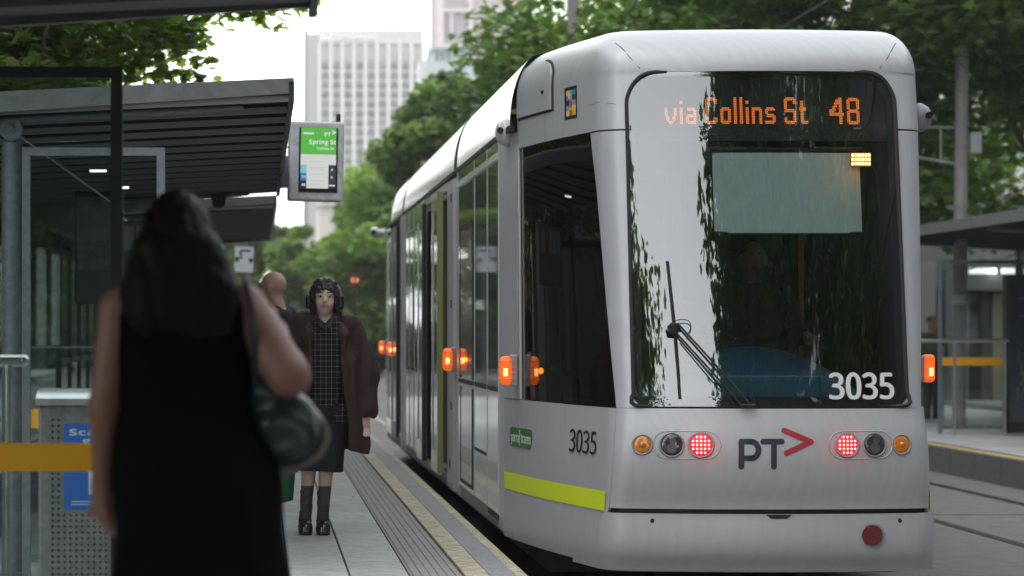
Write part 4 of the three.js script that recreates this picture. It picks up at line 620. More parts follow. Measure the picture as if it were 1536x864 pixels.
{ // walking woman with headphones
  const W = person('person with dark hair and headphones in a long maroon coat walking towards us', (487 - CX) / FOCAL * 20, 20, 0);
  const hc = [.0, 1.575, .02], limb = [cap([.0, 1.40, -.01], [0, 1.52, .0], .058, .052), cap([-.155, 1.39, -.01], [-.235, 1.09, -.02], .05, .04), cap([-.235, 1.09, -.02], [-.215, .82, .06], .038, .026), cap([.165, 1.40, -.01], [.27, 1.07, 0], .05, .04), cap([.27, 1.07, 0], [.275, .80, .05], .038, .026),
    ell([0, 1.22, 0], [.15, .24, .095]), ell([-.01, .90, 0], [.155, .16, .11]), cap([-.085, .86, 0], [-.105, .46, .02], .082, .058), cap([-.105, .46, .02], [-.128, .10, .0], .052, .031), cap([.055, .86, 0], [.01, .46, .06], .082, .058), cap([.01, .46, .06], [-.012, .10, .03], .052, .031)];
  putBody(W, 'body', body([...limb, ...head(hc, 1.0, 0, 1), ...hand([.272, .795, .05], [-.05, -1, .1], [-.9, 0, .4], .95, .8), ...hand([-.215, .81, .06], [0, -1, .1], [.9, 0, .4], .95, 1.2)], { cell: .0085, k: .018, colors: (x, y, z, c) => c === 1 ? [.42, .19, .17] : y < .32 ? [.04, .04, .042] : y < .6 ? [.46, .31, .26] : [.64, .45, .38] }), skinMat);
  face(W, hc, 1.0);
  const hair = []; for (let i = 0; i < 15; i++) { const a = -2.02 + i * 4.04 / 14 + PI; const sx = Math.sin(a), cz = Math.cos(a); hair.push(cap([sx * .055, 1.655, cz * .05 + .0], [sx * .082, 1.575 + rr(-.01, .01), cz * .085], .028, .025), cap([sx * .082, 1.575, cz * .085], [sx * rr(.072, .094), rr(1.475, 1.52), cz * .085], .023, .011)); }
  for (let i = 0; i < 7; i++) { const t = -.96 + i * .32; hair.push(cap([t * .035, 1.678, .042], [t * .075 + rr(-.006, .006), 1.637 - t * t * .05 + rr(-.007, .007), .099 - t * t * .024], .021, .008)); }
  hair.push(ell([0, 1.628, -.008], [.087, .068, .100])); for (let i = 0; i < 8; i++) { const s = i % 2 ? 1 : -1, f = rr(-.01, .06); hair.push(cap([s * .078, 1.60, f], [s * rr(.07, .1), rr(1.44, 1.50), f + rr(-.02, .02)], .016, .005)); }
  putBody(W, 'hair', body(hair, { cell: .006, k: .012, rough: .008, freq: 38, stretch: 2.5 }), mat(C(.022, .016, .014), { roughness: .5, sheen: .3, sheenColor: C(.2), sheenRoughness: .4 }));
  const hp = sub(W, 'headphones'); hp.userData.origin = null; hp.userData.origin = undefined;
  const band = []; for (let i = 0; i <= 12; i++) { const a = -.08 + (PI + .16) * i / 12; band.push(V(Math.cos(a) * .112, 1.57 + Math.sin(a) * .130, .0)); }
  put(hp, 'headband', tube(band, .0075, 30, 8), mat(C(.30, .30, .31), { roughness: .3 })); for (const s of [-1, 1]) put(hp, 'ear_cup', rbox(.04, .095, .075, s * .107, 1.545, .012, .018, 3), mat(C(.012), { roughness: .4 }));
  const tex = canvasTex(256, 256, (g, w, h) => { g.fillStyle = '#0b0b0d'; g.fillRect(0, 0, w, h); g.fillStyle = 'rgba(128,126,120,.8)'; for (let i = 0; i < 8; i++) { g.fillRect(i * 32 + 4, 0, 3.2, h); g.fillRect(0, i * 32 + 4, w, 3.2); } g.fillStyle = 'rgba(170,168,160,.85)'; for (let i = 0; i < 8; i++) for (let j = 0; j < 8; j++) g.fillRect(i * 32 + 4, j * 32 + 4, 3.4, 3.4); });
  tex.wrapS = tex.wrapT = THREE.RepeatWrapping; tex.repeat.set(1 / .29, 1 / .29);
  putBody(W, 'shirt', body([ell([0, 1.24, .012], [.168, .22, .118]), ell([0, 1.02, .015], [.163, .26, .128]), cap([-.05, 1.40, .0], [.05, 1.40, .0], .075), cap([-.11, .80, .015], [.09, .80, .015], .11)], { cell: .010, k: .05, rough: .007, freq: 11, cut: (x, y, z) => Math.max(.715 + .02 * Math.sin(x * 9) - y, y - 1.405 - .9 * Math.abs(x) + (z < 0 ? -.06 : 0)) }), mat(C(.85), { map: tex, roughness: .85 }));
  putBody(W, 'shirt_collar', body([cap([-.022, 1.375, .115], [-.062, 1.46, .035], .014, .016), cap([.022, 1.375, .115], [.062, 1.46, .035], .014, .016)], { cell: .007, k: .008 }), mat(C(.03, .03, .033), { roughness: .85 }));
  putBody(W, 'shorts', body([cap([-.085, .80, .0], [-.108, .44, .02], .108, .098), cap([.055, .80, .0], [.025, .44, .05], .108, .096), ell([-.01, .82, .01], [.17, .12, .125])], { cell: .011, k: .05, rough: .008, freq: 9, stretch: 3, cut: (x, y) => .418 - .05 * x - y }), mat(C(.011, .011, .012), { roughness: .9 }));
  const coatCut = (x, y, z) => { const l = -.082 - .05 * sstep(1.1, .7, y) - .015 * (y > 1.3 ? (y - 1.3) * -6 : 0), r = .105 + .05 * sstep(1.15, .65, y); const slot = Math.max(l - x, x - r, -.0 - z); return Math.max(-slot, (x > 0 ? .545 : .575) + .02 * Math.sin(x * 14) - y); };
  putBody(W, 'coat', body([cap([-.14, 1.395, -.012], [.14, 1.395, -.012], .082), ell([0, 1.22, -.01], [.205, .24, .145]), cap([-.04, 1.1, -.005], [-.06, .60, -.01], .185, .215), cap([.05, 1.1, -.005], [.075, .58, -.01], .185, .225),
    cap([-.185, 1.37, -.01], [-.262, 1.09, -.02], .07, .066), cap([-.262, 1.09, -.02], [-.245, .86, .05], .068, .06), cap([.18, 1.37, -.01], [.292, 1.06, 0], .072, .072), cap([.288, 1.06, 0], [.296, .835, .045], .072, .064)], { cell: .011, k: .035, rough: .013, freq: 13, stretch: 4.5, cut: (x, y, z) => { const c = coatCut(x, y, z); return Math.abs(x) > .24 && y > .79 ? Math.min(c, Math.max(.80 - y, -1)) : c; } }), mat(C(.040, .0165, .0165), { roughness: .8, sheen: .4, sheenColor: C(.12, .06, .05), sheenRoughness: .7 }));
  putBody(W, 'coat_collar', body([cap([-.075, 1.465, -.01], [-.115, 1.33, .105], .022, .034), cap([-.115, 1.33, .105], [-.10, 1.20, .125], .030, .012), cap([.078, 1.465, -.01], [.125, 1.33, .10], .022, .034), cap([.125, 1.33, .10], [.115, 1.18, .125], .030, .012), cap([-.07, 1.47, -.03], [.07, 1.47, -.03], .026)], { cell: .008, k: .02, rough: .004, freq: 16 }), mat(C(.046, .019, .019), { roughness: .8 }));
  const shoe = mat(C(.012), { roughness: .22, clearcoat: .6 });
  for (const [x, z] of [[-.130, .0], [-.012, .03]]) putBody(W, 'shoe', body([ell([x, .05, z + .06], [.050, .048, .095]), ell([x, .06, z - .02], [.042, .062, .052]), cap([x, .09, z - .02], [x, .135, z - .015], .043, .041), cap([x, .02, z - .05], [x, .018, z + .115], .044, .046)], { cell: .007, k: .02, cut: (a, y) => .001 - y }), shoe);
  for (const [x, z] of [[-.126, .0], [-.012, .03]]) putBody(W, 'sock', body([cap([x + .006, .29, z + .005], [x, .10, z], .046, .037)], { cell: .009, k: .01, rough: .004, freq: 25, cut: (a, y) => y - .292 }), mat(C(.045, .043, .046), { roughness: .95 }));
  const bx = (425 - CX) / FOCAL * 20, by = EYE - (728 - CY) / FOCAL * 20, B = thing('shopping_bag', 'green shopping bag hanging behind the black leather handbag', 'bag', V(bx, by - .1, -20.05));
  put(B, 'pouch', [grid((a, b) => V(lerp(-.10, .06, a) * (1 + .1 * (1 - b)) + bx + .02 * b, by + lerp(-.10, .10, b) - .035 * (1 - a) * (1 - b), -20.0 + .045 * Math.sin(PI * a) * (1 - .5 * b)), 12, 8), grid((a, b) => V(lerp(-.10, .06, a) * (1 + .1 * (1 - b)) + bx + .02 * b, by + lerp(-.10, .10, b) - .035 * (1 - a) * (1 - b), -20.0 - .045 * Math.sin(PI * a) * (1 - .5 * b)), 12, 8)], mat(C(.004, .085, .043), { roughness: .6 }));
  put(B, 'handle', [tube([V(bx - .08, by + .09, -20), V(bx - .0, by + .36, -19.96), V(bx + .06, by + .42, -19.94)], .008), tube([V(bx + .09, by + .09, -20), V(bx + .08, by + .3, -19.96), V(bx + .07, by + .42, -19.94)], .008)], mat(C(.006, .11, .055)));
}
{ // bald man
  const X = (410 - CX) / FOCAL * 24, Mn = person('bald person in a dark T-shirt standing sideways behind the walking woman', X + .02, 24, -1.95), hc = [0, 1.70, .03];
  putBody(Mn, 'body', body([cap([0, 1.50, -.03], [0, 1.62, .01], .062, .064), ...head(hc, 1.12, 0, 1), ell([0, 1.30, 0], [.19, .26, .12]), ell([0, .98, 0], [.165, .2, .115]), cap([-.20, 1.46, -.02], [-.25, 1.16, -.04], .058, .045), cap([-.25, 1.16, -.04], [-.22, .9, .06], .042, .03), cap([.20, 1.46, -.02], [.25, 1.16, -.04], .058, .045), cap([.25, 1.16, -.04], [.22, .9, .06], .042, .03), cap([-.09, .92, 0], [-.1, .5, .01], .085, .06), cap([-.1, .5, .01], [-.1, .08, 0], .058, .04), cap([.09, .92, 0], [.1, .5, .01], .085, .06), cap([.1, .5, .01], [.1, .08, 0], .058, .04), ...hand([-.22, .9, .06], [0, -1, .1], [.9, 0, .4]), ...hand([.22, .9, .06], [0, -1, .1], [-.9, 0, .4])], { cell: .011, k: .03, colors: [[.58, .35, .28], [.46, .22, .19]] }), skinMat);
  face(Mn, hc, 1.12);
  putBody(Mn, 't_shirt', body([ell([0, 1.30, 0], [.205, .26, .138]), ell([0, 1.05, 0], [.185, .24, .135]), cap([-.17, 1.47, -.02], [.17, 1.47, -.02], .075), cap([-.20, 1.46, -.02], [-.24, 1.24, -.03], .075, .07), cap([.20, 1.46, -.02], [.24, 1.24, -.03], .075, .07)], { cell: .012, k: .04, rough: .008, freq: 8, cut: (x, y) => .9 - y }), mat(C(.016, .016, .019), { roughness: .9 }));
  putBody(Mn, 'trousers', body([ell([0, .95, 0], [.18, .13, .13]), cap([-.09, .9, 0], [-.1, .06, .01], .10, .075), cap([.09, .9, 0], [.1, .06, .01], .10, .075)], { cell: .014, k: .03, rough: .008, freq: 8 }), mat(C(.03, .032, .04), { roughness: .9 }));
  for (const s of [-1, 1]) putBody(Mn, 'shoe', body([ell([s * .1, .045, .06], [.05, .045, .12])], { cell: .012, cut: (x, y) => -y }), mat(C(.02), { roughness: .4 }));
}
{ // woman in front, seen from behind: her own +z is our -z
  const D = 8, W = person('person with long dark hair in a sleeveless black dress, seen from behind', (278 - CX) / FOCAL * D, D, PI);
  const q = (px, py, z) => [-(px - 278) / FOCAL * D, (CY - py) / FOCAL * D + 1.35, z];   // the frame's x mirrored into her own
  const aL0 = q(176, 462, 0), aL1 = q(157, 610, -.03), aL2 = q(152, 735, .06), aR0 = q(366, 462, .0), aR1 = q(432, 562, -.085), aR2 = q(415, 500, .16);
  putBody(W, 'body', body([cap([0, 1.42, 0], [0, 1.53, .02], .06, .055), ...head([0.015, 1.60, .03], 1.05, 0, 1), ell([0, 1.30, 0], [.18, .2, .11]), ell([0, 1.08, 0], [.16, .2, .11]), ell([0, .9, 0], [.185, .17, .125]),
    cap(aL0, aL1, .050, .039), cap(aL1, aL2, .040, .027), cap(aR0, aR1, .062, .057), cap(aR1, aR2, .052, .030), cap(q(200, 450, 0), q(352, 450, 0), .052, .054),
    cap([-.09, .9, 0], [-.1, .5, .01], .09, .062), cap([-.1, .5, .01], [-.1, .09, 0], .06, .038), cap([.09, .9, 0], [.1, .5, .01], .09, .062), cap([.1, .5, .01], [.1, .09, 0], .06, .038),
    ...hand(aL2, [-.05, -1, .1], [.3, 0, .9], .95, -1.5), ...hand(aR2, [.3, .6, .4], [.5, 0, -.6], .95, 1.4)], { cell: .0095, k: .022, colors: [SKIN2, [.3, .12, .1]] }), skinMat);
  const dr = [ell([0, 1.30, 0], [.195, .2, .128]), ell([0, 1.08, 0], [.178, .24, .125]), cap([-.11, 1.41, 0], [.12, 1.41, 0], .066), ell([-.03, .94, 0], [.215, .2, .14]), cap([-.035, .9, 0], [-.045, .42, 0], .212, .28)];
  putBody(W, 'dress', body(dr, { cell: .013, k: .06, rough: .010, freq: 6, stretch: 3, cut: (x, y, z) => Math.max(.42 - y, y - 1.475) }), mat(C(.004, .004, .0043), { roughness: .95, specularIntensity: .15 }));
  const hair = [ell(q(265, 347, .02), [.087, .114, .104]), ell(q(267, 385, -.01), [.108, .12, .105]), ell(q(268, 425, -.05), [.127, .12, .085]), ell(q(267, 455, -.075), [.118, .085, .06])];
  for (let i = 0; i < 26; i++) { const t = i / 25, x = lerp(205, 335, t); hair.push(cap(q(lerp(222, 312, t), 380, -.06), q(x, 440, -.085), .022, .018), cap(q(x, 440, -.085), q(x + rr(-6, 6), rr(462, 500), -.10), .018, .006)); }
  putBody(W, 'hair', body(hair, { cell: .009, k: .05, rough: .005, freq: 40, stretch: 16 }), mat(C(.0085, .0053, .0042), { roughness: .55, specularIntensity: .35 }));
  for (const s of [-1, 1]) putBody(W, 'shoe', body([ell([s * .1, .045, .06], [.05, .045, .12])], { cell: .012, cut: (x, y) => -y }), mat(C(.02), { roughness: .4 }));
  // her handbag, on her shoulder
  const B = thing('handbag', 'slouchy black-green leather handbag on the shoulder of the woman in black', 'handbag', P(430, 690, D)); B.userData.origin = B.position.clone();
  const o = B.position, f = (px, py, z) => { const v = P(px, py, D); return [v.x - o.x, v.y - o.y, z]; };
  putBody(B, 'pouch', body([ell(f(425, 640, 0), [.092, .085, .075]), cap(f(392, 590, .0), f(446, 646, 0), .055, .075), cap(f(440, 612, 0), f(478, 655, 0), .030, .030), cap(f(405, 680, 0), f(462, 662, 0), .045, .04), ell(f(440, 672, .0), [.075, .05, .075])], { cell: .0075, k: .022, rough: .009, freq: 9 }), mat(C(.016, .027, .029), { roughness: .34, clearcoat: .3, clearcoatRoughness: .3 }));
  putBody(B, 'trim', new THREE.TubeGeometry(new THREE.CatmullRomCurve3([[488, 640, .04], [484, 672, .05], [455, 697, .05], [420, 708, .04], [396, 700, .02]].map((a) => V(...f(...a)))), 24, .0075, 8), mat(C(.16, .14, .11), { roughness: .4 }));
  putBody(B, 'strap', new THREE.TubeGeometry(new THREE.CatmullRomCurve3([[386, 600, .03], [381, 540, .09], [378, 470, .11], [371, 426, .065], [371, 421, -.0], [380, 470, -.09], [396, 560, -.09], [400, 600, -.04]].map((a) => V(...f(...a)))), 40, .0085, 8), mat(C(.020, .026, .030), { roughness: .4 }));
}
{ // tram driver, seated
  const W = person('seated tram driver in dark clothes, dim behind the windscreen', TX + .14, 18.85, 0, 1.0), hc = [.0, 1.10, .05];
  putBody(W, 'body', body([cap([0, .93, -.02], [0, 1.03, .02], .055), ...head(hc, 1.05, 0, 1), ell([0, .72, 0], [.18, .24, .12]), cap([-.2, .87, 0], [-.27, .62, .08], .055, .045), cap([-.27, .62, .08], [-.12, .56, .34], .042, .03), cap([.2, .87, 0], [.28, .62, .08], .055, .045), cap([.28, .62, .08], [.3, .6, .34], .042, .03), cap([-.09, .52, 0], [-.12, .54, .44], .085, .065), cap([.09, .52, 0], [.12, .54, .44], .085, .065), cap([-.12, .54, .44], [-.12, .1, .5], .06, .04), cap([.12, .54, .44], [.12, .1, .5], .06, .04), ...hand([-.12, .56, .34], [.3, -.1, .9], [.6, .4, 0]), ...hand([.3, .6, .34], [0, -.1, .9], [-.6, .4, 0])], { cell: .012, k: .03, colors: [[.26, .15, .11], [.2, .09, .08]] }), skinMat);
  putBody(W, 'shirt', body([ell([0, .72, 0], [.195, .25, .135]), cap([-.17, .88, 0], [.17, .88, 0], .075), cap([-.2, .87, 0], [-.27, .62, .08], .068, .058), cap([.2, .87, 0], [.28, .62, .08], .068, .058), cap([-.27, .62, .08], [-.16, .57, .28], .055, .045), cap([.28, .62, .08], [.3, .6, .28], .055, .045)], { cell: .013, k: .03, rough: .008 }), mat(C(.012, .013, .018), { roughness: .9 }));
  putBody(W, 'trousers', body([ell([0, .5, 0], [.18, .12, .14]), cap([-.09, .52, 0], [-.12, .54, .44], .095, .078), cap([.09, .52, 0], [.12, .54, .44], .095, .078), cap([-.12, .54, .44], [-.12, .1, .5], .075, .06), cap([.12, .54, .44], [.12, .1, .5], .075, .06)], { cell: .014, k: .03 }), mat(C(.012), { roughness: .9 }));
  putBody(W, 'hair', body([ell([0, 1.14, .02], [.086, .075, .098])], { cell: .01, rough: .006, freq: 30, cut: (x, y, z) => z - .09 - (y - 1.15) * .3 }), mat(C(.01), { roughness: .7 })); face(W, hc, 1.05);
}
{ // passer-by across the tracks
  const W = person('distant pedestrian in a dull green top beyond the far platform, mostly hidden', (1397.5 - CX) / FOCAL * 46, 46, .4), hc = [0, 1.49, .02];
  putBody(W, 'body', body([cap([0, 1.32, 0], [0, 1.42, 0], .055), ...head(hc, 1, 0, 0), ell([0, 1.1, 0], [.16, .22, .11]), cap([-.19, 1.26, 0], [-.24, .8, .04], .05, .03), cap([.19, 1.26, 0], [.24, .8, .04], .05, .03), cap([-.09, .8, 0], [-.1, .08, 0], .08, .04), cap([.09, .8, 0], [.1, .08, 0], .08, .04), ...hand([-.24, .8, .04], [0, -1, 0], [.9, 0, .3]), ...hand([.24, .8, .04], [0, -1, 0], [-.9, 0, .3])], { cell: .014, colors: [[.42, .22, .18]] }), skinMat);
  putBody(W, 'top', body([ell([0, 1.08, 0], [.185, .24, .13]), cap([-.15, 1.26, 0], [.15, 1.26, 0], .07), cap([-.19, 1.26, 0], [-.22, .98, .02], .065), cap([.19, 1.26, 0], [.22, .98, .02], .065)], { cell: .016 }), mat(C(.10, .17, .07), { roughness: .9 })); putBody(W, 'trousers', body([ell([0, .82, 0], [.17, .12, .12]), cap([-.09, .8, 0], [-.1, .03, 0], .09, .07), cap([.09, .8, 0], [.1, .03, 0], .09, .07)], { cell: .016 }), mat(C(.03)));
  putBody(W, 'hair', body([ell([0, 1.525, -.0], [.085, .07, .095])], { cell: .012, cut: (x, y, z) => z - .075 }), mat(C(.05, .03, .02)));
}
// ---------------------------------------------------------------- trees
const leafGeo = (() => { // a lobed leaf, slightly folded, one unit across
  const o = [[0, -.5], [.10, -.30], [.40, -.38], [.30, -.12], [.52, .10], [.24, .16], [.22, .36], [0, .55], [-.22, .36], [-.24, .16], [-.52, .10], [-.30, -.12], [-.40, -.38], [-.10, -.30]], p = [0, -.05, .05], ix = [];
  o.forEach(([x, y]) => p.push(x, y, -.18 * Math.abs(x) * 1.2 - .12 * y * y)); for (let i = 0; i < o.length; i++) ix.push(0, 1 + i, 1 + (i + 1) % o.length);
  const g = new THREE.BufferGeometry(); g.setAttribute('position', new THREE.Float32BufferAttribute(p, 3)); g.setIndex(ix); g.computeVertexNormals(); return g; })();
const leafMat = new THREE.MeshPhysicalMaterial({ color: 0xffffff, roughness: .6, transmission: .62, thickness: 0, ior: 1.35, specularIntensity: .4, side: THREE.DoubleSide });
function tree(label, x, d, o) { // crown of leaf clumps round twigs; o: cy, r [x, y, z], n leaves, size, tint, trunk radius
  const T = thing('tree', label, 'tree', V(x, 0, -d), o.group), { cy, r, n, size, tint = [1, 1, 1], trunk = .22, lean = 0, tx = 0 } = o;
  const clumps = o.clumps ?? 60, cs = [];
  const inside = o.inside ?? (() => true);
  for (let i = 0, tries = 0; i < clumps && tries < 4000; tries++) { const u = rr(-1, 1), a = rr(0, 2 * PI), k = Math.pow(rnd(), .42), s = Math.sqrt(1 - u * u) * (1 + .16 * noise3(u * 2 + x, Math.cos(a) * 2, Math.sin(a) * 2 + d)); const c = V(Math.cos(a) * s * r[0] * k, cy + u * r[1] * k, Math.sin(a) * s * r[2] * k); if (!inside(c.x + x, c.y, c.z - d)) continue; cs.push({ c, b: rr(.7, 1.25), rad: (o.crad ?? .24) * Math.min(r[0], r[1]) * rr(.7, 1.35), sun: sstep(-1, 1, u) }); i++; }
  const topY = cy - r[1] * .2, base = V(tx, 0, 0), fork = V(tx + lean, Math.max(1.5, cy - r[1] * .75), 0), tops = [rod(base, fork, trunk, trunk * .72, 12)];
  const limbs = []; for (let i = 0; i < 5; i++) { const a = i * 1.26 + d, e = V(Math.cos(a) * r[0] * .55, cy + rr(-.1, .35) * r[1], Math.sin(a) * r[2] * .5); limbs.push({ e }); tops.push(tube([fork, fork.clone().lerp(e, .5).add(V(0, r[1] * .08, 0)), e], trunk * .3, 8, 6)); }
  for (const q of cs.slice(0, 40)) { let best = limbs[0].e; for (const l of limbs) if (l.e.distanceTo(q.c) < best.distanceTo(q.c)) best = l.e; tops.push(tube([best, best.clone().lerp(q.c, .5).add(V(0, .1, 0)), q.c], trunk * .09, 5, 4)); }
  put(T, 'trunk', tops, M.bark, { local: true });
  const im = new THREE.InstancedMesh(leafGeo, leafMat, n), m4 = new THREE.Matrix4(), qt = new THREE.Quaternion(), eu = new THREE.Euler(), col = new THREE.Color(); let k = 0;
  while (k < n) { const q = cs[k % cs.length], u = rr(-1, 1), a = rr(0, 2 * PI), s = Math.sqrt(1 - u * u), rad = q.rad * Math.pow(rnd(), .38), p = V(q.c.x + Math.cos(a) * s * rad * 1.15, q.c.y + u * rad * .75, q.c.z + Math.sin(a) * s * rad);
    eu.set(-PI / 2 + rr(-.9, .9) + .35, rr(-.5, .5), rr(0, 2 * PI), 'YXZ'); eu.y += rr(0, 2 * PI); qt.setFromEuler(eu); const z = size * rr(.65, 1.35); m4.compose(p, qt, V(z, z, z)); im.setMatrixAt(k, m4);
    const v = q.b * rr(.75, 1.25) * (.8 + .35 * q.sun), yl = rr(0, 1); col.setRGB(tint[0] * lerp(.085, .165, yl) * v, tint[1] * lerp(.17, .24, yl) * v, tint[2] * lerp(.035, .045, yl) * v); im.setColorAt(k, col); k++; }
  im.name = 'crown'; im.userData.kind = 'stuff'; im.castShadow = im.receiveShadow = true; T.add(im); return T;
}
const K = 1;
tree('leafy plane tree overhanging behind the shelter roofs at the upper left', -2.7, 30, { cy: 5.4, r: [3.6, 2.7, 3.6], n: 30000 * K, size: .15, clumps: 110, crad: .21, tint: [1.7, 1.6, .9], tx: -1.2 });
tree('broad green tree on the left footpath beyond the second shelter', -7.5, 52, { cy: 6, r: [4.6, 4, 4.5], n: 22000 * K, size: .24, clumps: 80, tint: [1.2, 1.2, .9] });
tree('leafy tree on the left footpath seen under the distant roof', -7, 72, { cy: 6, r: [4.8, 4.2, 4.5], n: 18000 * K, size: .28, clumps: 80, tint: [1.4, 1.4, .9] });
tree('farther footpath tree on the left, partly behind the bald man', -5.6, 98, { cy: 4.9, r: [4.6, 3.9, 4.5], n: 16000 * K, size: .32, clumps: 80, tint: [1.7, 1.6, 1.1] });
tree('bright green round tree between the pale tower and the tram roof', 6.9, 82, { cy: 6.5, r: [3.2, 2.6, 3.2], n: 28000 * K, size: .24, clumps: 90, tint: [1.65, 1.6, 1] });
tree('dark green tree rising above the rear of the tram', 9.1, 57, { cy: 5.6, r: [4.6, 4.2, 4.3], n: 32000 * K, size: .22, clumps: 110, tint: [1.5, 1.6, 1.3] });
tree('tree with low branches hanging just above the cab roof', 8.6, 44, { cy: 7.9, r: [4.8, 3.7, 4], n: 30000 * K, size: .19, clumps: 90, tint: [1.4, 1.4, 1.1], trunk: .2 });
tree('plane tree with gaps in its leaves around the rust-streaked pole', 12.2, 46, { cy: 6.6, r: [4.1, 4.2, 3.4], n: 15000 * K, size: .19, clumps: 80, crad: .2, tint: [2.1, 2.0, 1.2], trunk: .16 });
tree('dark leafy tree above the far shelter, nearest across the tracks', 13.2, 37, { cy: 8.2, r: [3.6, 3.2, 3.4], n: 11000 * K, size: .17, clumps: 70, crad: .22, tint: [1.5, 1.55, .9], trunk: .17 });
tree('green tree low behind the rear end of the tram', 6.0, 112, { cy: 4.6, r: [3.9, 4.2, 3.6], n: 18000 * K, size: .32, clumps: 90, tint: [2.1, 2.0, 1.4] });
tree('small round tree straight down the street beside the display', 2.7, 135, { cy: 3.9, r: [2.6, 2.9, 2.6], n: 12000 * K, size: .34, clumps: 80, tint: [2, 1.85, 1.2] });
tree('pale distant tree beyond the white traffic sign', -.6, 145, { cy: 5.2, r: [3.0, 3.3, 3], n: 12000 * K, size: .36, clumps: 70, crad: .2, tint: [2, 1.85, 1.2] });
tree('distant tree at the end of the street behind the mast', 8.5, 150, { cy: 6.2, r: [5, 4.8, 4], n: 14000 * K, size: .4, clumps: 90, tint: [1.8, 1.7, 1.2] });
{ // low planting at the far end of the street
  const n = 16000, im = new THREE.InstancedMesh(leafGeo, leafMat, n), m4 = new THREE.Matrix4(), qt = new THREE.Quaternion(), col = new THREE.Color();
  for (let k = 0; k < n; k++) { const x = rr(-12, 16), z = rr(-1.6, 1.6), h = 2.4 + .8 * noise2(x * .5, 3), y = h * Math.sqrt(rnd()) * (1 - .25 * Math.abs(z)); qt.setFromEuler(new THREE.Euler(rr(-2, 0), rr(0, 6.3), rr(0, 6.3))); const s = .4 * rr(.7, 1.3); m4.compose(V(x, y, z), qt, V(s, s, s)); im.setMatrixAt(k, m4); const v = rr(.7, 1.3) * (1 + .3 * noise2(x, y)); col.setRGB(.07 * v, .125 * v, .035 * v); im.setColorAt(k, col); }
  im.name = 'shrubbery'; im.userData = { kind: 'stuff', label: 'dark green shrubs across the end of the street', category: 'shrubs' }; im.position.set(0, 0, -120); scene.add(im);
}
// street behind the camera, seen only in the windscreen
tree('tall street tree behind the viewer, reflected in the windscreen', 6.9, -10, { cy: 13.2, r: [5.6, 9.8, 5.5], n: 26000 * K, size: .40, clumps: 150, crad: .3, trunk: .3, tint: [.6, .65, .6], tx: 5, lean: -2.5 });
tree('second tall reflected street tree farther behind the viewer', 8.2, -26, { cy: 16, r: [7.2, 13, 6], n: 26000 * K, size: .46, clumps: 150, crad: .3, trunk: .3, tint: [.6, .65, .6], tx: 5, lean: -2 });
tree('third tall reflected street tree at the end of the row behind the viewer', 17, -9, { cy: 12, r: [6, 11, 6], n: 14000 * K, size: .46, clumps: 120, crad: .3, trunk: .3 });
tree('slim reflected street tree behind the viewer on the platform side', -12.2, -14, { cy: 11, r: [5.2, 9.5, 5], n: 12000 * K, size: .42, clumps: 100, crad: .3, trunk: .3 });
// ---------------------------------------------------------------- buildings
{ // pale tower
  const d = 430, k = d / FOCAL, X = (px) => (px - CX) * k, Y = (py) => EYE - (py - CY) * k, wallM = mat(C(.60, .58, .55), { roughness: .9, map: rep(nFine, .05) }), pier = mat(C(.74, .725, .70), { roughness: .9 }), wins = [.17, .23, .30, .40].map((v) => mat(C(v, v, v * 1.04), { roughness: .4 }));
  const T = thing('office_tower', 'pale concrete office tower with nine window bays at the end of the street', 'building', V(X(556), 0, -d - 8));
  put(T, 'wall', [span(X(478), X(634), 0, Y(46), -d, -d - 20)], wallM); put(T, 'stair_wing', span(X(461), X(478), 0, Y(48), -d - 2, -d - 20), mat(C(.47, .46, .45), { roughness: .9 })); put(T, 'plant_room', span(X(520), X(600), Y(45), Y(40), -d - 6, -d - 16), pier);
  put(T, 'parapet', span(X(477), X(635), Y(66), Y(45), -d + .5, -d), mat(C(.55, .54, .52), { roughness: .9 }));
  const n = 9, bw = (634 - 479) / n;
  for (let i = 0; i <= n; i++) { const a = 479 + i * bw; put(T, 'pier', span(X(a - 2.2), X(a + 2.2), 0, Y(66), -d + 1.1, -d), pier); }
  for (let i = 0; i < n; i++) { const a = 479 + i * bw; put(T, 'louvre_panel', span(X(a + 3), X(a + bw - 3), Y(93), Y(70), -d + .3, -d), mat(C(.50, .49, .475), { roughness: .8 }));
    for (let j = 0; j < 18; j++) { const y = 98 + j * 14.2; const m = wins[Math.floor(rnd() * rnd() * 4)]; put(T, 'window', [span(X(a + 3.5), X(a + bw / 2 - .5), Y(y + 6.5), Y(y), -d + .25, -d), span(X(a + bw / 2 + .3), X(a + bw - 3.5), Y(y + 6.5), Y(y), -d + .25, -d)], m); } }
  for (let j = 0; j < 20; j++) put(T, 'spandrel', span(X(479), X(634), Y(107.5 + j * 14.2), Y(105.5 + j * 14.2), -d + .5, -d), pier);
  const sgn = sub(T, 'roof_sign', { label: 'white star emblem and white lettering' }); const white = mat(C(.92), { roughness: .6 });
  for (const [px, py] of [[484, 54], [490, 59.5], [496, 54], [484, 60], [497, 60]]) put(sgn, 'emblem', box(5.0 * k, 3.4 * k, .3, X(px), Y(py), -d + .7).rotateZ(0), white);
  put(sgn, 'sign_lettering', text('Our Community', 7.2 * k, .25, font, .82).translate(X(503), Y(60.5), -d + .55), white);
}
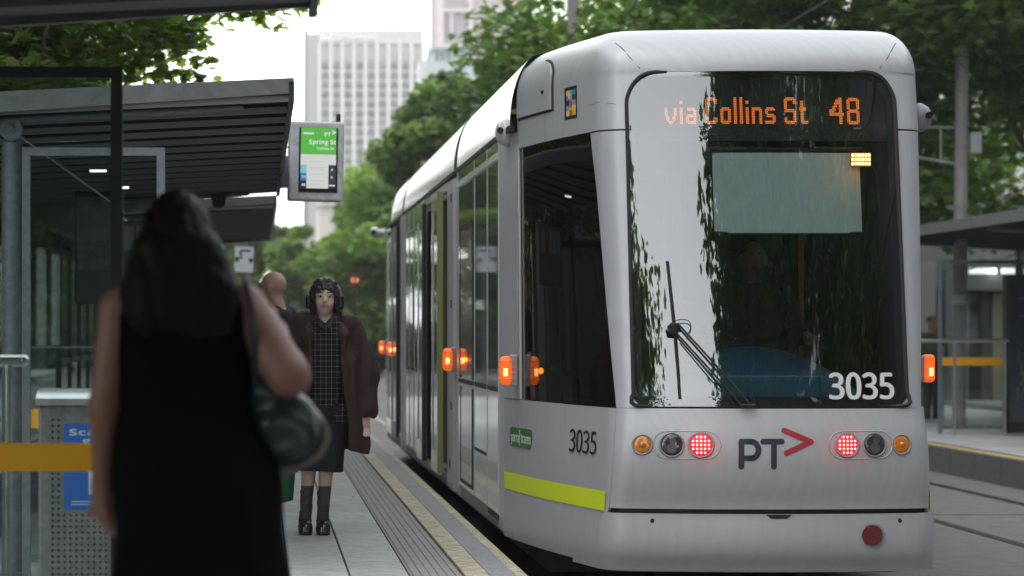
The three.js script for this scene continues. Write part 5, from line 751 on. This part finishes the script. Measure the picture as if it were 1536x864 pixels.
{ // pink stone tower with pointed windows, spire and grey-roofed neighbour
  const d = 360, k = d / FOCAL, X = (px) => (px - CX) * k, Y = (py) => EYE - (py - CY) * k, st = mat(C(.54, .465, .44), { roughness: .9, map: rep(nFine, .05) }), tr = mat(C(.62, .545, .52), { roughness: .9 }), wn = mat(C(.36, .315, .33), { roughness: .5 });
  const T = thing('stone_tower', 'pinkish stone building with a tall pointed window above the trees', 'building', V(X(720), 0, -d - 8));
  put(T, 'wall', span(X(657), X(800), 0, Y(-60), -d, -d - 16), st); put(T, 'pier', span(X(655), X(665), 0, Y(-60), -d + 1, -d), tr); put(T, 'pier', span(X(702), X(709), 0, Y(-60), -d + 1, -d), tr); put(T, 'pier', span(X(674.5), X(679), Y(66), Y(14), -d + .8, -d), tr);
  put(T, 'window', span(X(666), X(674.5), Y(65), Y(20), -d + .3, -d), wn); put(T, 'window', span(X(680), X(700), Y(64), Y(20), -d + .3, -d), wn); put(T, 'spandrel', span(X(665), X(702), Y(19), Y(14), -d + 1, -d), tr); put(T, 'spandrel', span(X(665), X(702), Y(78), Y(66), -d + .9, -d), tr);
  const sh = new THREE.Shape([[X(680), Y(13)], [X(700), Y(13)], [X(697), Y(2)], [X(690), Y(-10)], [X(683), Y(2)]].map(([a, b]) => new THREE.Vector2(a, b))); put(T, 'pointed_window', new THREE.ExtrudeGeometry(sh, { depth: .3, bevelEnabled: false }).translate(0, 0, -d), wn);
  for (const y of [9, 33]) put(T, 'window', span(X(712), X(756), Y(y + (y > 20 ? 2 : 3)), Y(y - (y > 20 ? 12 : 0)), -d + .3, -d), mat(C(.50, .475, .465)));
  put(T, 'cornice', span(X(657), X(800), Y(20), Y(15), -d + .7, -d), tr);
  const S = thing('church_spire', 'slender grey spire between the pale tower and the pinkish building', 'spire', V(X(645), 0, -d - 5)); put(S, 'spire', new THREE.ConeGeometry(3.6 * k, 42 * k, 8).translate(X(645.5), Y(66), -d - 4), mat(C(.42, .43, .45))); put(S, 'finial', ball(1.6 * k, X(645.5), Y(45), -d - 4, 10, 8), mat(C(.3))); put(S, 'tower', span(X(640), X(651), 0, Y(86), -d - 2, -d - 6), st);
  const B = thing('corner_building', 'low grey-green roofed building below the slender spire', 'building', V(X(645), 0, -d + 12)); put(B, 'wall', span(X(640), X(700), 0, Y(92), -d + 14, -d + 6), mat(C(.42, .47, .48))); put(B, 'roof', span(X(637), X(702), Y(92), Y(88), -d + 14.6, -d + 5), mat(C(.30, .33, .34))); for (const px of [642.5, 651, 660]) put(B, 'window', span(X(px), X(px + 4), Y(106), Y(95), -d + 14.2, -d + 14), mat(C(.14, .19, .21))); put(B, 'wing', span(X(622), X(640), 0, Y(102), -d + 10, -d + 4), mat(C(.62, .63, .62)));
}
{ // peach and cream blocks low at the end of the street
  const d = 230, k = d / FOCAL, X = (px) => (px - CX) * k, Y = (py) => EYE - (py - CY) * k, cr = mat(C(.62, .59, .55), { roughness: .9 }), pe = mat(C(.64, .50, .40), { roughness: .9, map: rep(nFine, .1) }), wn = mat(C(.22, .22, .23), { roughness: .3 });
  const A = thing('cream_building', 'cream building with paired windows under the information screen', 'building', V(X(505), 0, -d - 6)); put(A, 'wall', span(X(478), X(532), 0, Y(308), -d, -d - 10), cr); for (const px of [501, 522]) for (const y of [330, 352, 375]) { const w = put(A, 'window', span(X(px), X(px + 12), Y(y + 9), Y(y), -d + .1, -d), wn); put(w, 'sill', span(X(px - 1), X(px + 13), Y(y + 11), Y(y + 9), -d + .25, -d), cr); } put(A, 'cornice', span(X(476), X(533), Y(309), Y(305), -d + .4, -d - 10), cr);
  const B = thing('peach_building', 'peach rendered building glimpsed between screen and trees', 'building', V(X(550), 0, -d - 4)); put(B, 'wall', span(X(531), X(600), 0, Y(258), -d + 5, -d - 10), pe); for (const px of [541, 556]) for (const y of [278, 305, 335]) put(B, 'window', span(X(px), X(px + 6), Y(y + 12), Y(y), -d + 5.1, -d + 5), mat(C(.40, .30, .25))); put(B, 'cornice', span(X(530), X(601), Y(262), Y(257), -d + 5.5, -d + 4), cr);
}
function facade(label, x0, x1, z0, z1, h, face, wall, glass, floor = 3.6, bay = 3) { // street front along z; face = +1 looks to +x
  const T = thing('street_building', label, 'building', V((x0 + x1) / 2, 0, (z0 + z1) / 2)), fx = face > 0 ? x1 : x0;
  put(T, 'wall', span(x0, x1, 0, h, z0, z1), wall);
  for (let z = z0 - .6, i = 0; z - bay > z1; z -= bay, i++) for (let y = .6, j = 0; y + floor < h; y += floor, j++) { const w = put(T, 'window', span(fx - .03, fx + .03, y + (j ? .5 : 0), y + floor - .8, z - .5, z - bay + .3), glass); if (j < 2) put(w, 'frame', [span(fx - .06, fx + .06, y + floor - .8, y + floor - .65, z - .4, z - bay + .2), span(fx - .05, fx + .05, y, y + floor - .8, z - bay / 2 + .05, z - bay / 2 - .05)], wall); }
  for (let y = floor; y < h; y += floor) put(T, 'string_course', span(fx - .12, fx + .12, y + .25, y + .5, z0, z1), wall); return T;
}
tree('low bushy street tree behind the viewer on the platform side', -6.5, -26, { cy: 5, r: [5, 4.2, 4], n: 9000 * K, size: .4, clumps: 70, crad: .3 });
const gl = mat(C(.05, .055, .06), { roughness: .08 });
facade('pale grey office building behind the trees across the tracks', 19.5, 34, -8, -70, 14, -1, mat(C(.66, .66, .65), { roughness: .85, map: rep(nFine, .2) }), gl, 3.8, 4);
facade('brown stone building farther along across the tracks', 19.8, 34, -72, -150, 20, -1, mat(C(.34, .30, .26), { roughness: .85, map: rep(nFine, .2) }), gl);
facade('dark stone building on the left footpath behind the shelters', -28, -14.2, -6, -58, 20, 1, mat(C(.11, .107, .105), { roughness: .85, map: rep(nFine, .2) }), gl, 3.6, 2.6);
facade('pinkish brick building on the left beyond the dark stone one', -28, -14.5, -60, -150, 15, 1, mat(C(.42, .34, .31), { roughness: .85, map: rep(nFine, .2) }), gl, 3.4, 3);
facade('tall grey building behind the viewer across the tracks', 18.5, 34, 75, -4, 42, -1, mat(C(.06, .065, .06), { roughness: .85 }), gl, 3.8, 4);
facade('dark corner building far behind the viewer on the platform side', -40, -4, 78, 70, 17, 1, mat(C(.08, .078, .075), { roughness: .85 }), gl, 3.6, 3);
{ // shopfront behind the far shelter
  const T = thing('shopfront', 'grey shopfront with beige pillar and lit white sign behind the far shelter', 'shopfront', V(17, 0, -66)), z = -66, g1 = mat(C(.15, .15, .155), { roughness: .8 });
  put(T, 'wall', span(14, 19.4, 0, 4.6, z - .3, z - 4), g1); put(T, 'pillar', span(14.3, 14.9, .0, 3.2, z, z - .3), mat(C(.20, .20, .20))); put(T, 'pillar', span(16.15, 16.75, 0, 2.5, z, z - .3), mat(C(.30, .26, .19))); put(T, 'pillar', span(15.1, 15.6, 0, 3, z + .1, z - .3), mat(C(.17, .17, .175))); for (const x of [14.95, 15.65]) put(T, 'doorway', span(x, x + .3, 0, 2.6, z - .2, z - .29), M.black); put(T, 'fascia', span(15.4, 17.6, 2.55, 2.9, z + .3, z - .3), mat(C(.13, .13, .135)));
  const s = put(T, 'sign_light', [rbox(.62, .13, .06, 15.85, 2.97, z + .33, .05), rbox(.5, .13, .06, 16.5, 2.97, z + .33, .05)], glow(1, 1, .98, 1.2, [.7, .7, .7])); const pl = new THREE.PointLight(0xffffff, .4); pl.position.set(16.1, 2.97, z + .5); pl.castShadow = true; T.add(pl); pl.position.sub(T.position);
}
scene.fog = new THREE.FogExp2(0xeef0f2, .0006);   // pale summer air: the far towers fade
renderer.render(scene, camera);
